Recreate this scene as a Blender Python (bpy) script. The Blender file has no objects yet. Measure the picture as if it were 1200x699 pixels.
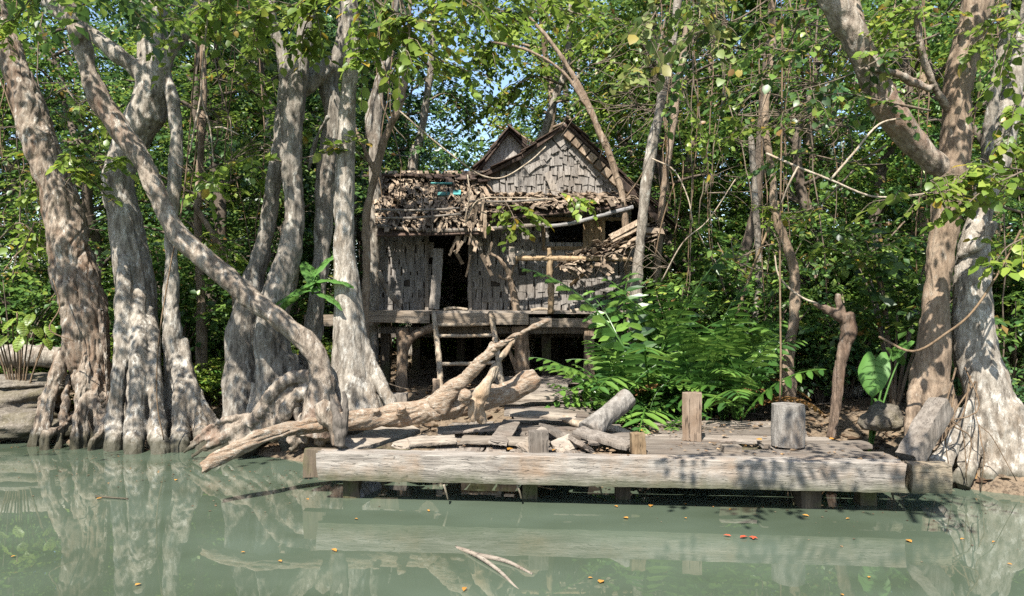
import bpy, math, random
import numpy as np
from mathutils import Vector, Matrix

random.seed(7)
RS = np.random.RandomState(11)
SC = bpy.context.scene
COL = SC.collection
F = 900.0      # focal length in pixels of the 1200 px wide photograph
H = 2.05       # eye height above the water


def P(px, py, Y):
    """point seen at pixel (px, py) of the photograph that stands Y metres away"""
    return np.array([(px - 600.0) / F * Y, Y, H - (py - 349.5) / F * Y])


# ------------------------------------------------------------------ noise
def _hash(ix, iy, iz):
    h = (ix * 374761393 + iy * 668265263 + iz * 2147483647 % 1000003) & 0x7fffffff
    h = ((h ^ (h >> 13)) * 1274126177 + iz * 40503 * 7919) & 0x7fffffff
    h = ((h ^ (h >> 15)) * 2246822519) & 0x7fffffff
    h = h ^ (h >> 16)
    return (h & 0xffffff) / float(0xffffff) * 2 - 1


def vnoise(p):
    p = np.asarray(p, dtype=float)
    i = np.floor(p).astype(np.int64)
    f = p - i
    u = f * f * (3 - 2 * f)
    r = 0
    for dx in (0, 1):
        wx = u[:, 0] if dx else 1 - u[:, 0]
        for dy in (0, 1):
            wy = u[:, 1] if dy else 1 - u[:, 1]
            for dz in (0, 1):
                wz = u[:, 2] if dz else 1 - u[:, 2]
                r = r + wx * wy * wz * _hash(i[:, 0] + dx, i[:, 1] + dy, i[:, 2] + dz)
    return r


def fbm(p, octv=3):
    a, s, r = 1.0, 1.0, 0
    for k in range(octv):
        r = r + a * vnoise(np.asarray(p) * s + 17.3 * k)
        a *= .5
        s *= 2.05
    return r


# ------------------------------------------------------------------ mesh helpers
class Geo:
    def __init__(self):
        self.v, self.f, self.n = [], [], 0

    def add(self, v, f):
        v = np.asarray(v, dtype=float).reshape(-1, 3)
        self.v.append(v)
        n = self.n
        self.f.extend([[i + n for i in q] for q in f])
        self.n += len(v)

    def verts(self):
        return np.concatenate(self.v) if self.v else np.zeros((0, 3))

    def mesh(self, name, off=None, smooth=False):
        me = bpy.data.meshes.new(name)
        v = self.verts()
        if off is not None:
            v = v - np.asarray(off)
        me.from_pydata(v.tolist(), [], self.f)
        me.update()
        if smooth:
            me.polygons.foreach_set('use_smooth', [True] * len(me.polygons))
        return me


def fast_mesh(name, v, polys, smooth=False):
    """polys: list of (m,k) index arrays"""
    me = bpy.data.meshes.new(name)
    me.vertices.add(len(v))
    me.vertices.foreach_set('co', np.ascontiguousarray(v, dtype=np.float32).ravel())
    tot = np.concatenate([np.full(len(p), p.shape[1], dtype=np.int32) for p in polys])
    idx = np.concatenate([p.ravel() for p in polys]).astype(np.int32)
    start = np.concatenate([[0], np.cumsum(tot)[:-1]]).astype(np.int32)
    me.loops.add(len(idx))
    me.loops.foreach_set('vertex_index', idx)
    me.polygons.add(len(tot))
    me.polygons.foreach_set('loop_start', start)
    me.polygons.foreach_set('loop_total', tot)
    if smooth:
        me.polygons.foreach_set('use_smooth', np.ones(len(tot), dtype=bool))
    me.update(calc_edges=True)
    return me


def link(name, me, mat, parent=None, loc=(0, 0, 0)):
    o = bpy.data.objects.new(name, me)
    if mat is not None and me is not None and len(me.materials) == 0:
        me.materials.append(mat)
    o.location = loc
    COL.objects.link(o)
    if parent is not None:
        o.parent = parent
    return o


def tag(o, label=None, cat=None, group=None, kind=None):
    if label:
        o['label'] = label
    if cat:
        o['category'] = cat
    if group:
        o['group'] = group
    if kind:
        o['kind'] = kind
    return o


def thing(name, label, cat, loc, group=None):
    o = bpy.data.objects.new(name, None)
    o.location = loc
    o.empty_display_size = .2
    COL.objects.link(o)
    return tag(o, label, cat, group)


def part(name, geo, mat, root, smooth=False, label=None, up=None):
    """world-space geometry becomes a child of an unrotated thing (or of a part `up` that sits at the thing's origin)"""
    me = geo.mesh(name, off=root.location, smooth=smooth)
    o = link(name, me, mat, up or root)
    if label:
        o['label'] = label
    return o


def solo(name, geo, mat, base, label, cat, group=None, smooth=False):
    me = geo.mesh(name, off=base, smooth=smooth)
    return tag(link(name, me, mat, None, base), label, cat, group)


def copy_tree(o, parent=None):
    c = o.copy()
    COL.objects.link(c)
    if parent is not None:
        c.parent = parent
    for ch in list(o.children):
        copy_tree(ch, c)
    return c


def catmull(pts, n=6):
    p = np.asarray(pts, dtype=float)
    if len(p) < 3:
        t = np.linspace(0, 1, n + 1)[:, None]
        return p[0] * (1 - t) + p[1] * t
    q = np.vstack([2 * p[0] - p[1], p, 2 * p[-1] - p[-2]])
    out = []
    for i in range(1, len(q) - 2):
        for k in range(n):
            t = k / n
            out.append(.5 * ((2 * q[i]) + (-q[i - 1] + q[i + 1]) * t + (2 * q[i - 1] - 5 * q[i] + 4 * q[i + 1] - q[i + 2]) * t * t
                             + (-q[i - 1] + 3 * q[i] - 3 * q[i + 1] + q[i + 2]) * t ** 3))
    out.append(q[-2])
    return np.array(out)


def sweep(geo, pts, rad, seg=8, wob=0.0, cap=True, flat=1.0):
    """tube through pts with radius per point"""
    pts = np.asarray(pts, dtype=float)
    n = len(pts)
    rad = np.broadcast_to(np.asarray(rad, dtype=float), (n,))
    t = np.gradient(pts, axis=0)
    t /= np.linalg.norm(t, axis=1)[:, None] + 1e-9
    ref = np.array([0, 0, 1.0]) if abs(t[0][2]) < .9 else np.array([1.0, 0, 0])
    u = np.cross(ref, t[0])
    u /= np.linalg.norm(u)
    V = np.zeros((n, seg, 3))
    a = np.arange(seg) / seg * 2 * math.pi
    for i in range(n):
        u = u - t[i] * np.dot(u, t[i])
        u /= np.linalg.norm(u) + 1e-9
        w = np.cross(t[i], u)
        V[i] = pts[i] + rad[i] * (np.cos(a)[:, None] * u + flat * np.sin(a)[:, None] * w)
    if wob:
        q = V.reshape(-1, 3)
        c = np.repeat(pts, seg, axis=0)
        k = fbm(q / max(rad.max(), .02) * .9 + 5.1, 2) * wob
        V = (c + (q - c) * (1 + k)[:, None]).reshape(n, seg, 3)
    f = []
    for i in range(n - 1):
        for j in range(seg):
            k = (j + 1) % seg
            f.append([i * seg + j, i * seg + k, (i + 1) * seg + k, (i + 1) * seg + j])
    if cap:
        f.append(list(range(seg))[::-1])
        f.append([(n - 1) * seg + j for j in range(seg)])
    geo.add(V.reshape(-1, 3), f)


def tube(geo, pts, r0, r1=None, seg=8, n=5, wob=0.0, jit=0.0, flat=1.0):
    c = catmull(pts, n)
    r1 = r0 if r1 is None else r1
    if jit:
        c[1:-1] += RS.normal(0, jit, c[1:-1].shape)
    sweep(geo, c, np.linspace(r0, r1, len(c)), seg, wob, True, flat)


def box(geo, c, sx, sy, sz, R=None):
    v = np.array([[x, y, z] for x in (-.5, .5) for y in (-.5, .5) for z in (-.5, .5)]) * [sx, sy, sz]
    if R is not None:
        v = v @ np.asarray(R).T
    geo.add(v + np.asarray(c), [[0, 1, 3, 2], [4, 6, 7, 5], [0, 4, 5, 1], [2, 3, 7, 6], [0, 2, 6, 4], [1, 5, 7, 3]])


def rough_box(geo, a, b, w, t, up=(0, 0, 1), rough=.006, n=14, m=4, end=.03, seed=0, taper=1.0):
    """weathered timber from a to b: w across, t along `up`, uneven faces, ragged ends"""
    a, b = np.asarray(a, float), np.asarray(b, float)
    L = np.linalg.norm(b - a)
    X = (b - a) / L
    Z = np.asarray(up, float)
    Z = Z - X * np.dot(Z, X)
    Z /= np.linalg.norm(Z)
    Yv = np.cross(Z, X)
    # ring of points round the section
    ring = []
    k = m
    for i in range(k):
        ring.append((-.5 + i / k, -.5))
    for i in range(2):
        ring.append((.5, -.5 + i / 2))
    for i in range(k):
        ring.append((.5 - i / k, .5))
    for i in range(2):
        ring.append((-.5, .5 - i / 2))
    ring = np.array(ring)
    # slightly rounded arrises
    rr = ring.copy()
    cm = (np.abs(np.abs(rr[:, 0]) - .5) < 1e-6) & (np.abs(np.abs(rr[:, 1]) - .5) < 1e-6)
    rr[cm] *= np.array([1 - .015, 1 - .04])
    S = len(ring)
    xs = np.linspace(0, 1, n + 1)
    V = np.zeros((n + 1, S, 3))
    for i, s in enumerate(xs):
        tw = 1 + (taper - 1) * s
        loc = a + X * L * s
        V[i] = loc + Yv * (rr[:, 0] * w * tw)[:, None] + Z * (rr[:, 1] * t)[:, None]
    q = V.reshape(-1, 3)
    o = seed * 3.7
    d = np.stack([fbm(q * [9, 9, 9] + o, 2), fbm(q * [9, 9, 9] + 31 + o, 2), fbm(q * [7, 7, 7] + 57 + o, 2)], 1)
    q = q + (Yv[None] * d[:, :1] + Z[None] * d[:, 1:2]) * rough
    V = q.reshape(n + 1, S, 3)
    if end:
        V[0] += X * (np.abs(fbm(V[0] * 25 + o, 2)) * end)[:, None]
        V[-1] -= X * (np.abs(fbm(V[-1] * 25 + o, 2)) * end)[:, None]
    f = []
    for i in range(n):
        for j in range(S):
            kx = (j + 1) % S
            f.append([i * S + j, (i + 1) * S + j, (i + 1) * S + kx, i * S + kx])
    c0, c1 = V[0].mean(0), V[-1].mean(0)
    allv = np.vstack([V.reshape(-1, 3), c0, c1])
    A, B = (n + 1) * S, (n + 1) * S + 1
    for j in range(S):
        kx = (j + 1) % S
        f.append([A, j, kx])
        f.append([B, n * S + kx, n * S + j])
    geo.add(allv, f)


# ------------------------------------------------------------------ materials
def nodes(name):
    m = bpy.data.materials.new(name)
    m.use_nodes = True
    nt = m.node_tree
    nt.nodes.clear()
    out = nt.nodes.new('ShaderNodeOutputMaterial')
    return m, nt, out


def nd(nt, typ, **kw):
    n = nt.nodes.new(typ)
    for k, v in kw.items():
        if k in n.inputs:
            n.inputs[k].default_value = v
        else:
            setattr(n, k, v)
    return n


def ramp(nt, src, stops, interp='LINEAR'):
    r = nt.nodes.new('ShaderNodeValToRGB')
    r.color_ramp.interpolation = interp
    e = r.color_ramp.elements
    while len(e) < len(stops):
        e.new(.5)
    for k, (p, c) in enumerate(stops):
        e[k].position = p
        e[k].color = (c, c, c, 1) if not hasattr(c, '__len__') else (*c, 1)
    nt.links.new(src, r.inputs[0])
    return r.outputs[0]


def mix(nt, a, b, fac, mode='MIX'):
    m = nt.nodes.new('ShaderNodeMix')
    m.data_type = 'RGBA'
    m.blend_type = mode
    for sock, val in ((m.inputs[6], a), (m.inputs[7], b), (m.inputs[0], fac)):
        if isinstance(val, bpy.types.NodeSocket):
            nt.links.new(val, sock)
        elif hasattr(val, '__len__'):
            sock.default_value = (*val, 1)
        else:
            sock.default_value = val
    return m.outputs[2]


def tex(nt, kind, scale, vec, detail=4, rough=.6, **kw):
    t = nt.nodes.new('ShaderNodeTexNoise' if kind == 'noise' else 'ShaderNodeTexVoronoi')
    t.inputs['Scale'].default_value = scale
    if 'Detail' in t.inputs:
        t.inputs['Detail'].default_value = detail
    if kind == 'noise':
        t.inputs['Roughness'].default_value = rough
    for k, v in kw.items():
        if k in t.inputs:
            t.inputs[k].default_value = v
        else:
            setattr(t, k, v)
    nt.links.new(vec, t.inputs['Vector'])
    return t


def coords(nt, scale=(1, 1, 1), rot=(0, 0, 0)):
    tc = nt.nodes.new('ShaderNodeTexCoord')
    mp = nt.nodes.new('ShaderNodeMapping')
    mp.inputs['Scale'].default_value = scale
    mp.inputs['Rotation'].default_value = rot
    nt.links.new(tc.outputs['Object'], mp.inputs[0])
    return mp.outputs[0]


def finish(nt, out, col, rough=.8, bump=None, bstr=.5, bdist=.02, spec=.3):
    b = nt.nodes.new('ShaderNodeBsdfPrincipled')
    if isinstance(col, bpy.types.NodeSocket):
        nt.links.new(col, b.inputs['Base Color'])
    else:
        b.inputs['Base Color'].default_value = (*col, 1)
    if isinstance(rough, bpy.types.NodeSocket):
        nt.links.new(rough, b.inputs['Roughness'])
    else:
        b.inputs['Roughness'].default_value = rough
    b.inputs['Specular IOR Level'].default_value = spec
    if bump is not None:
        bn = nt.nodes.new('ShaderNodeBump')
        bn.inputs['Strength'].default_value = bstr
        bn.inputs['Distance'].default_value = bdist
        nt.links.new(bump, bn.inputs['Height'])
        nt.links.new(bn.outputs[0], b.inputs['Normal'])
    nt.links.new(b.outputs[0], out.inputs[0])
    return b


def wet(nt, c, tint, z, amt):
    """dark wet, slimy band where the thing stands in the river"""
    gp = nt.nodes.new('ShaderNodeNewGeometry')
    n = tex(nt, 'noise', 5, gp.outputs['Position'], 4, .6).outputs[0]
    sx = nt.nodes.new('ShaderNodeSeparateXYZ')
    nt.links.new(gp.outputs['Position'], sx.inputs[0])
    ma = nd(nt, 'ShaderNodeMath', operation='MULTIPLY_ADD')
    nt.links.new(n, ma.inputs[0])
    ma.inputs[1].default_value = -.22
    nt.links.new(sx.outputs[2], ma.inputs[2])
    return mix(nt, c, tint, ramp(nt, ma.outputs[0], [(max(0, z - .14), amt), (z, 0)]))


def bark(name, dark, mid, pale, pale_amt=.5, brown=(.20, .10, .05), brown_amt=.3, zs=.35, scale=1.0, rot=(0, 0, 0)):
    m, nt, out = nodes(name)
    st = (scale, scale, scale * zs * .72) if zs < 1 else (scale, scale, scale * zs)
    v = coords(nt, st, rot)
    v1 = coords(nt, (scale,) * 3)
    v2 = coords(nt, (scale, scale, scale * (.42 if zs < 1 else 1)), rot)
    fine = tex(nt, 'noise', 13, v, 10, .74, Distortion=.15).outputs[0]
    big = tex(nt, 'noise', 1.9, v2, 6, .65).outputs[0]
    patch = tex(nt, 'noise', 11, v2, 10, .78, Distortion=.15).outputs[0]
    spot = tex(nt, 'noise', 30, v1, 6, .75).outputs[0]
    tone = tex(nt, 'noise', 1.1, v1, 3, .5).outputs[0]
    c = ramp(nt, fine, [(.34, dark), (.45, [(x + y) / 2 for x, y in zip(dark, mid)]), (.54, mid), (.68, [(x * .6 + y * .4) for x, y in zip(mid, pale)])])
    c = mix(nt, c, mix(nt, brown, [x * .5 for x in brown], ramp(nt, fine, [(.55, 0), (.4, 1)])), ramp(nt, big, [(.60 - .3 * brown_amt, 0), (.80 - .3 * brown_amt, .75)]))
    c = mix(nt, c, pale, ramp(nt, patch, [(.66 - .27 * pale_amt, 0), (.73 - .25 * pale_amt, .7)]))
    c = mix(nt, c, [x * .45 for x in mid], ramp(nt, spot, [(.56, 0), (.66, .6)]))
    c = mix(nt, c, ramp(nt, tone, [(.3, .72), (.7, 1.08)]), 1.0, 'MULTIPLY')
    c = wet(nt, c, (.035, .034, .02), .16, .85)
    cr = tex(nt, 'noise', 22, v, 8, .7).outputs[0]
    add = nd(nt, 'ShaderNodeMath', operation='ADD')
    nt.links.new(fine, add.inputs[0])
    nt.links.new(cr, add.inputs[1])
    finish(nt, out, c, .85, add.outputs[0], .75, .035, .2)
    return m


def wood(name, a, b, c=None, grain=(1, 14, 14), island=.45, moss=0, stain=.4, scale=1.0, tide=0):
    """weathered timber: grain runs along the axis with the small scale; every loose piece gets its own tone"""
    m, nt, out = nodes(name)
    geo = nt.nodes.new('ShaderNodeNewGeometry')
    tc = nt.nodes.new('ShaderNodeTexCoord')
    mp = nt.nodes.new('ShaderNodeMapping')
    mp.inputs['Scale'].default_value = [g * scale for g in grain]
    nt.links.new(tc.outputs['Object'], mp.inputs[0])
    off = nd(nt, 'ShaderNodeVectorMath', operation='ADD')
    sc = nd(nt, 'ShaderNodeVectorMath', operation='SCALE')
    cmb = nt.nodes.new('ShaderNodeCombineXYZ')
    for k in range(3):
        nt.links.new(geo.outputs['Random Per Island'], cmb.inputs[k])
    nt.links.new(cmb.outputs[0], sc.inputs[0])
    sc.inputs['Scale'].default_value = 37
    nt.links.new(mp.outputs[0], off.inputs[0])
    nt.links.new(sc.outputs[0], off.inputs[1])
    g1 = tex(nt, 'noise', 1.6, off.outputs[0], 7, .65).outputs[0]
    g2 = tex(nt, 'noise', 5, off.outputs[0], 5, .7).outputs[0]
    big = tex(nt, 'noise', 2.2, tc.outputs['Object'], 5, .6).outputs[0]
    col = mix(nt, a, b, ramp(nt, g1, [(.3, 0), (.7, 1)]))
    if c is not None:
        col = mix(nt, col, c, ramp(nt, big, [(.5, 0), (.68, stain)]))
    col = mix(nt, col, [x * .35 for x in a], ramp(nt, g2, [(.58, 0), (.75, .8)]))
    ck = nd(nt, 'ShaderNodeMapping')
    ck.inputs['Scale'].default_value = [.42 if g_ == min(grain) else 1.5 for g_ in grain]
    nt.links.new(off.outputs[0], ck.inputs[0])
    g3 = tex(nt, 'noise', 1.1, ck.outputs[0], 3, .5).outputs[0]
    col = mix(nt, col, [x * .16 for x in a], ramp(nt, g3, [(.487, 0), (.5, .9), (.513, 0)]))
    val = ramp(nt, geo.outputs['Random Per Island'], [(0, 1 - island), (1, 1.0)])
    col = mix(nt, col, val, 1.0, 'MULTIPLY')
    oi = nt.nodes.new('ShaderNodeObjectInfo')
    col = mix(nt, col, ramp(nt, oi.outputs['Random'], [(0, (.62, .60, .58)), (.5, (.82, .80, .78)), (1, (1.1, 1.08, 1.06))]), 1.0, 'MULTIPLY')
    if moss:
        col = mix(nt, col, (.09, .11, .03), ramp(nt, big, [(.35, moss), (.5, 0)]))
    if tide:
        col = wet(nt, col, (.05, .055, .028), tide, .8)
    finish(nt, out, col, .82, g2, .8, .016, .2)
    return m


def leafmat(name, stops, trans=.38, rough=.42, spec=.5, per_obj=.45):
    m, nt, out = nodes(name)
    geo = nt.nodes.new('ShaderNodeNewGeometry')
    oi = nt.nodes.new('ShaderNodeObjectInfo')
    col = ramp(nt, geo.outputs['Random Per Island'], stops)
    k = ramp(nt, oi.outputs['Random'], [(0, 1 - per_obj), (1, 1.0)])
    col = mix(nt, col, k, 1.0, 'MULTIPLY')
    b = nt.nodes.new('ShaderNodeBsdfPrincipled')
    nt.links.new(col, b.inputs['Base Color'])
    b.inputs['Roughness'].default_value = rough
    b.inputs['Specular IOR Level'].default_value = spec
    t = nt.nodes.new('ShaderNodeBsdfTranslucent')
    tcol = mix(nt, col, (.9, 1.0, .25), .35, 'MULTIPLY')
    g = nd(nt, 'ShaderNodeGamma', Gamma=.82)
    nt.links.new(tcol, g.inputs[0])
    nt.links.new(g.outputs[0], t.inputs[0])
    ms = nt.nodes.new('ShaderNodeMixShader')
    ms.inputs[0].default_value = trans
    nt.links.new(b.outputs[0], ms.inputs[1])
    nt.links.new(t.outputs[0], ms.inputs[2])
    nt.links.new(ms.outputs[0], out.inputs[0])
    return m


M = {}
M['bark_pale'] = bark('bark_pale', (.075, .06, .045), (.30, .26, .21), (.56, .525, .46), .5, (.23, .165, .105), .2)
M['bark_flaky'] = bark('bark_flaky', (.05, .033, .023), (.25, .20, .15), (.52, .485, .42), .42, (.16, .085, .045), .42)
M['bark_grey'] = bark('bark_grey', (.06, .05, .038), (.245, .21, .17), (.49, .465, .40), .45, (.2, .14, .10), .2)
M['bark_brown'] = bark('bark_brown', (.10, .07, .048), (.265, .195, .135), (.40, .35, .28), .3, (.18, .115, .07), .35)
M['bark_limb'] = bark('bark_limb', (.07, .05, .036), (.29, .235, .18), (.53, .48, .41), .42, (.22, .12, .075), .3, zs=.5)
M['bark_dark'] = bark('bark_dark', (.05, .04, .03), (.13, .10, .075), (.24, .22, .18), .25, (.10, .07, .045), .3)
M['twig'] = bark('twig_bark', (.08, .06, .042), (.18, .14, .10), (.29, .25, .20), .3, (.2, .14, .09), .2)
M['vine'] = bark('vine_bark', (.09, .06, .035), (.19, .13, .08), (.28, .22, .15), .3, (.2, .13, .07), .2)
M['deadwood'] = bark('deadwood', (.20, .12, .07), (.30, .235, .17), (.49, .435, .36), .45, (.26, .13, .06), .3, zs=4, rot=(0, 0, .45))
M['deadtwig'] = bark('deadtwig', (.18, .13, .085), (.38, .31, .23), (.50, .44, .35), .4, (.32, .21, .12), .2)
M['shingle'] = wood('shingle_wood', (.15, .135, .12), (.47, .435, .395), (.30, .245, .19), (14, 14, 1.5), .28)
M['thatch'] = wood('tattered_shingle', (.17, .12, .08), (.52, .415, .305), (.28, .17, .105), (9, 9, 3), .65)
M['roofshingle'] = wood('roof_shingle', (.05, .035, .028), (.15, .105, .08), (.12, .065, .045), (12, 12, 2), .6)
M['beam'] = wood('beam_timber', (.12, .105, .09), (.345, .315, .275), (.22, .15, .095), (.8, 13, 13), .05, stain=.7, tide=.25)
M['plank'] = wood('deck_plank', (.12, .10, .082), (.36, .315, .265), (.18, .125, .09), (1, 12, 12), .35)
M['plank_y'] = wood('deck_plank_long', (.12, .10, .082), (.36, .315, .265), (.18, .125, .09), (12, 1, 12), .35)
M['board_pale'] = wood('pale_board', (.21, .175, .14), (.41, .36, .295), (.24, .175, .12), (1.5, 8, 8), .25)
M['postwood'] = wood('post_wood', (.20, .145, .10), (.36, .28, .21), (.2, .13, .08), (9, 9, 1), .25, stain=.7)
M['greywood'] = wood('grey_wood', (.13, .11, .092), (.31, .275, .235), (.18, .14, .10), (12, 12, 1), .3)
M['fascia'] = wood('fascia_board', (.20, .16, .12), (.40, .335, .265), (.24, .165, .10), (1, 14, 14), .3)
M['yellowwood'] = wood('raw_wood', (.20, .13, .07), (.40, .30, .185), (.2, .12, .065), (10, 10, 1.5), .35)
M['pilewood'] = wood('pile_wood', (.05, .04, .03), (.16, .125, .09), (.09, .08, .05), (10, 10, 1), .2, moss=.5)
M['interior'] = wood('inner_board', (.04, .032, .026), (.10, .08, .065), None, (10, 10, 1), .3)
M['teal'] = wood('teal_sheet', (.05, .20, .19), (.10, .32, .30), (.15, .12, .09), (3, 3, 3), .3)
M['gutter'] = wood('grey_gutter', (.16, .155, .15), (.34, .335, .33), (.2, .14, .1), (1, 8, 8), .2)
M['bark_dead'] = bark('bark_dead', (.05, .035, .025), (.17, .12, .085), (.33, .30, .26), .3, (.13, .07, .04), .4)
M['log_grey'] = bark('log_grey', (.09, .08, .068), (.25, .225, .195), (.38, .36, .32), .3, (.16, .11, .07), .3)
M['endwood'] = wood('end_wood', (.22, .175, .12), (.42, .36, .265), (.24, .16, .09), (2, 10, 10), .2, tide=.24)
M['rock'] = bark('rock_face', (.06, .05, .04), (.17, .145, .115), (.28, .25, .20), .35, (.10, .085, .045), .4, zs=1, scale=1.3)

FOREST = [(0, (.025, .06, .015)), (.45, (.075, .155, .03)), (.8, (.165, .27, .05)), (.95, (.27, .34, .06)), (.97, (.30, .20, .05)), (1, (.26, .13, .05))]
COOL = [(0, (.02, .055, .018)), (.5, (.062, .14, .04)), (.85, (.13, .235, .062)), (1, (.25, .35, .09))]
FRESH = [(0, (.10, .17, .022)), (.5, (.19, .28, .04)), (.93, (.32, .40, .07)), (.97, (.40, .26, .03)), (1, (.45, .34, .06))]
M['leaf_forest'] = leafmat('leaf_forest', FOREST)
M['leaf_cool'] = leafmat('leaf_cool', COOL, .3, .36)
M['leaf_fresh'] = leafmat('leaf_fresh', FRESH, .48, .4)
M['leaf_pale'] = leafmat('leaf_pale', [(0, (.12, .2, .05)), (.5, (.22, .28, .08)), (.9, (.34, .36, .13)), (1, (.5, .36, .06))], .4, .45)
M['leaf_fern'] = leafmat('leaf_fern', [(0, (.03, .085, .018)), (.6, (.08, .175, .03)), (1, (.16, .27, .05))], .35, .36, .45, .3)
M['leaf_fern_dry'] = leafmat('leaf_fern_dry', [(0, (.16, .08, .03)), (1, (.3, .17, .06))], .3, .6, .3)
M['leaf_broad'] = leafmat('leaf_broad', [(0, (.06, .16, .03)), (.6, (.09, .2, .04)), (1, (.2, .32, .10))], .4, .5, .3, .2)
M['leaf_dead'] = leafmat('leaf_dead', [(0, (.07, .042, .024)), (.5, (.17, .11, .065)), (.85, (.30, .22, .14)), (1, (.34, .17, .05))], .1, .7, .2)
M['leaf_float'] = leafmat('leaf_float', [(0, (.32, .13, .03)), (.5, (.45, .2, .04)), (1, (.42, .29, .07))], .1, .5, .3, .35)
M['leaf_red'] = leafmat('leaf_red', [(0, (.35, .04, .02)), (1, (.5, .09, .04))], .1, .5, .3)
# ------------------------------------------------------------------ leaves
# broad leaf: 8 verts (base, 2+2 edge, tip, 2 on the midrib), folded along the midrib and drooping
LEAF_V = np.array([[0, 0, 0], [.3, .42, .06], [.68, .36, .03], [1, 0, -.12], [.68, -.36, .03], [.3, -.42, .06], [.32, 0, 0], [.68, 0, -.03]])
LEAF_T = np.array([[0, 6, 1], [2, 7, 3], [3, 7, 4], [5, 6, 0]])
LEAF_Q = np.array([[1, 6, 7, 2], [7, 6, 5, 4]])
# light leaf for far crowns: 4 verts, folded
LITE_V = np.array([[0, 0, 0], [.5, .36, .07], [1, 0, -.08], [.5, -.36, .07]])
LITE_T = np.array([[0, 2, 1], [0, 3, 2]])


def frames(d, up):
    x = d / (np.linalg.norm(d, axis=1)[:, None] + 1e-9)
    z = up - x * np.sum(x * up, axis=1)[:, None]
    z /= np.linalg.norm(z, axis=1)[:, None] + 1e-9
    y = np.cross(z, x)
    return x, y, z


def leaves_mesh(name, pos, d, up, size, width=.45, lite=False):
    x, y, z = frames(d, up)
    T = LITE_V if lite else LEAF_V
    k = len(T)
    s = np.asarray(size)[:, None, None]
    w = np.broadcast_to(np.asarray(width, float), (len(pos),))[:, None, None]
    v = pos[:, None, :] + s * (T[None, :, 0:1] * x[:, None, :] + 2 * w * T[None, :, 1:2] * y[:, None, :] + T[None, :, 2:3] * z[:, None, :])
    n = len(pos)
    o = (np.arange(n) * k)[:, None, None]
    if lite:
        polys = [(LITE_T[None] + o).reshape(-1, 3)]
    else:
        polys = [(LEAF_T[None] + o).reshape(-1, 3), (LEAF_Q[None] + o).reshape(-1, 4)]
    return fast_mesh(name, v.reshape(-1, 3), polys, smooth=False)


def twigs_to_leaves(base, d, length, per, size, rs, droop=.35, spread=.9, tilt=.35):
    """alternate leaves along twigs; returns pos, dir, up, size"""
    n = len(base)
    d = d / (np.linalg.norm(d, axis=1)[:, None] + 1e-9)
    side = np.cross(d, np.array([0, 0, 1.0]) + rs.normal(0, .15, (n, 3)))
    side /= np.linalg.norm(side, axis=1)[:, None] + 1e-9
    k = np.arange(per)
    t = (k + .6) / per
    L = np.broadcast_to(np.asarray(length, float), (n,))
    pos = base[:, None, :] + d[:, None, :] * (L[:, None] * t[None])[:, :, None]
    pos[:, :, 2] -= droop * (L[:, None] * t[None] ** 2)
    sg = np.where(k % 2 == 0, 1.0, -1.0)
    sg = sg * np.where(k == per - 1, .15, 1)
    ld = d[:, None, :] * .6 + side[:, None, :] * (sg[None, :, None] * spread) + rs.normal(0, .15, (n, per, 3))
    ld[:, :, 2] -= .30
    up = np.array([0, 0, 1.0]) + rs.normal(0, tilt, (n, 1, 3)) + rs.normal(0, tilt * .5, (n, per, 3))
    sz = size * rs.uniform(.65, 1.2, (n, per))
    return pos.reshape(-1, 3), ld.reshape(-1, 3), up.reshape(-1, 3), sz.ravel()


def clump_twigs(centers, radii, ntw, rs, flat=.55, outw=1.0):
    """twig bases/directions inside flattened clumps, denser towards the outside, uneven"""
    B, D = [], []
    for c, r in zip(centers, radii):
        n = max(3, int(ntw * (r ** 1.3) * rs.uniform(.7, 1.3)))
        q = rs.normal(0, 1, (n, 3))
        q /= np.linalg.norm(q, axis=1)[:, None]
        rr = r * rs.uniform(.25, 1, n) ** .7
        p = q * rr[:, None] * [1, 1, flat]
        B.append(np.asarray(c) + p)
        dd = q * .6 + rs.normal(0, .3, (n, 3)) + rs.normal(0, .8, (1, 3))
        dd[:, 2] = dd[:, 2] * .35 - .1
        D.append(dd)
    return np.concatenate(B), np.concatenate(D)


def crown_mesh(name, centers, radii, ntw, per, size, rs, tl=.5, lite=True, width=.42, flat=.55):
    B, D = clump_twigs(centers, radii, ntw, rs, flat)
    p, d, u, s = twigs_to_leaves(B, D, tl * rs.uniform(.6, 1.2, len(B)), per, size, rs)
    return leaves_mesh(name, p, d, u, s, width, lite)


LW = .93        # bark carving widens the silhouettes a little


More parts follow.
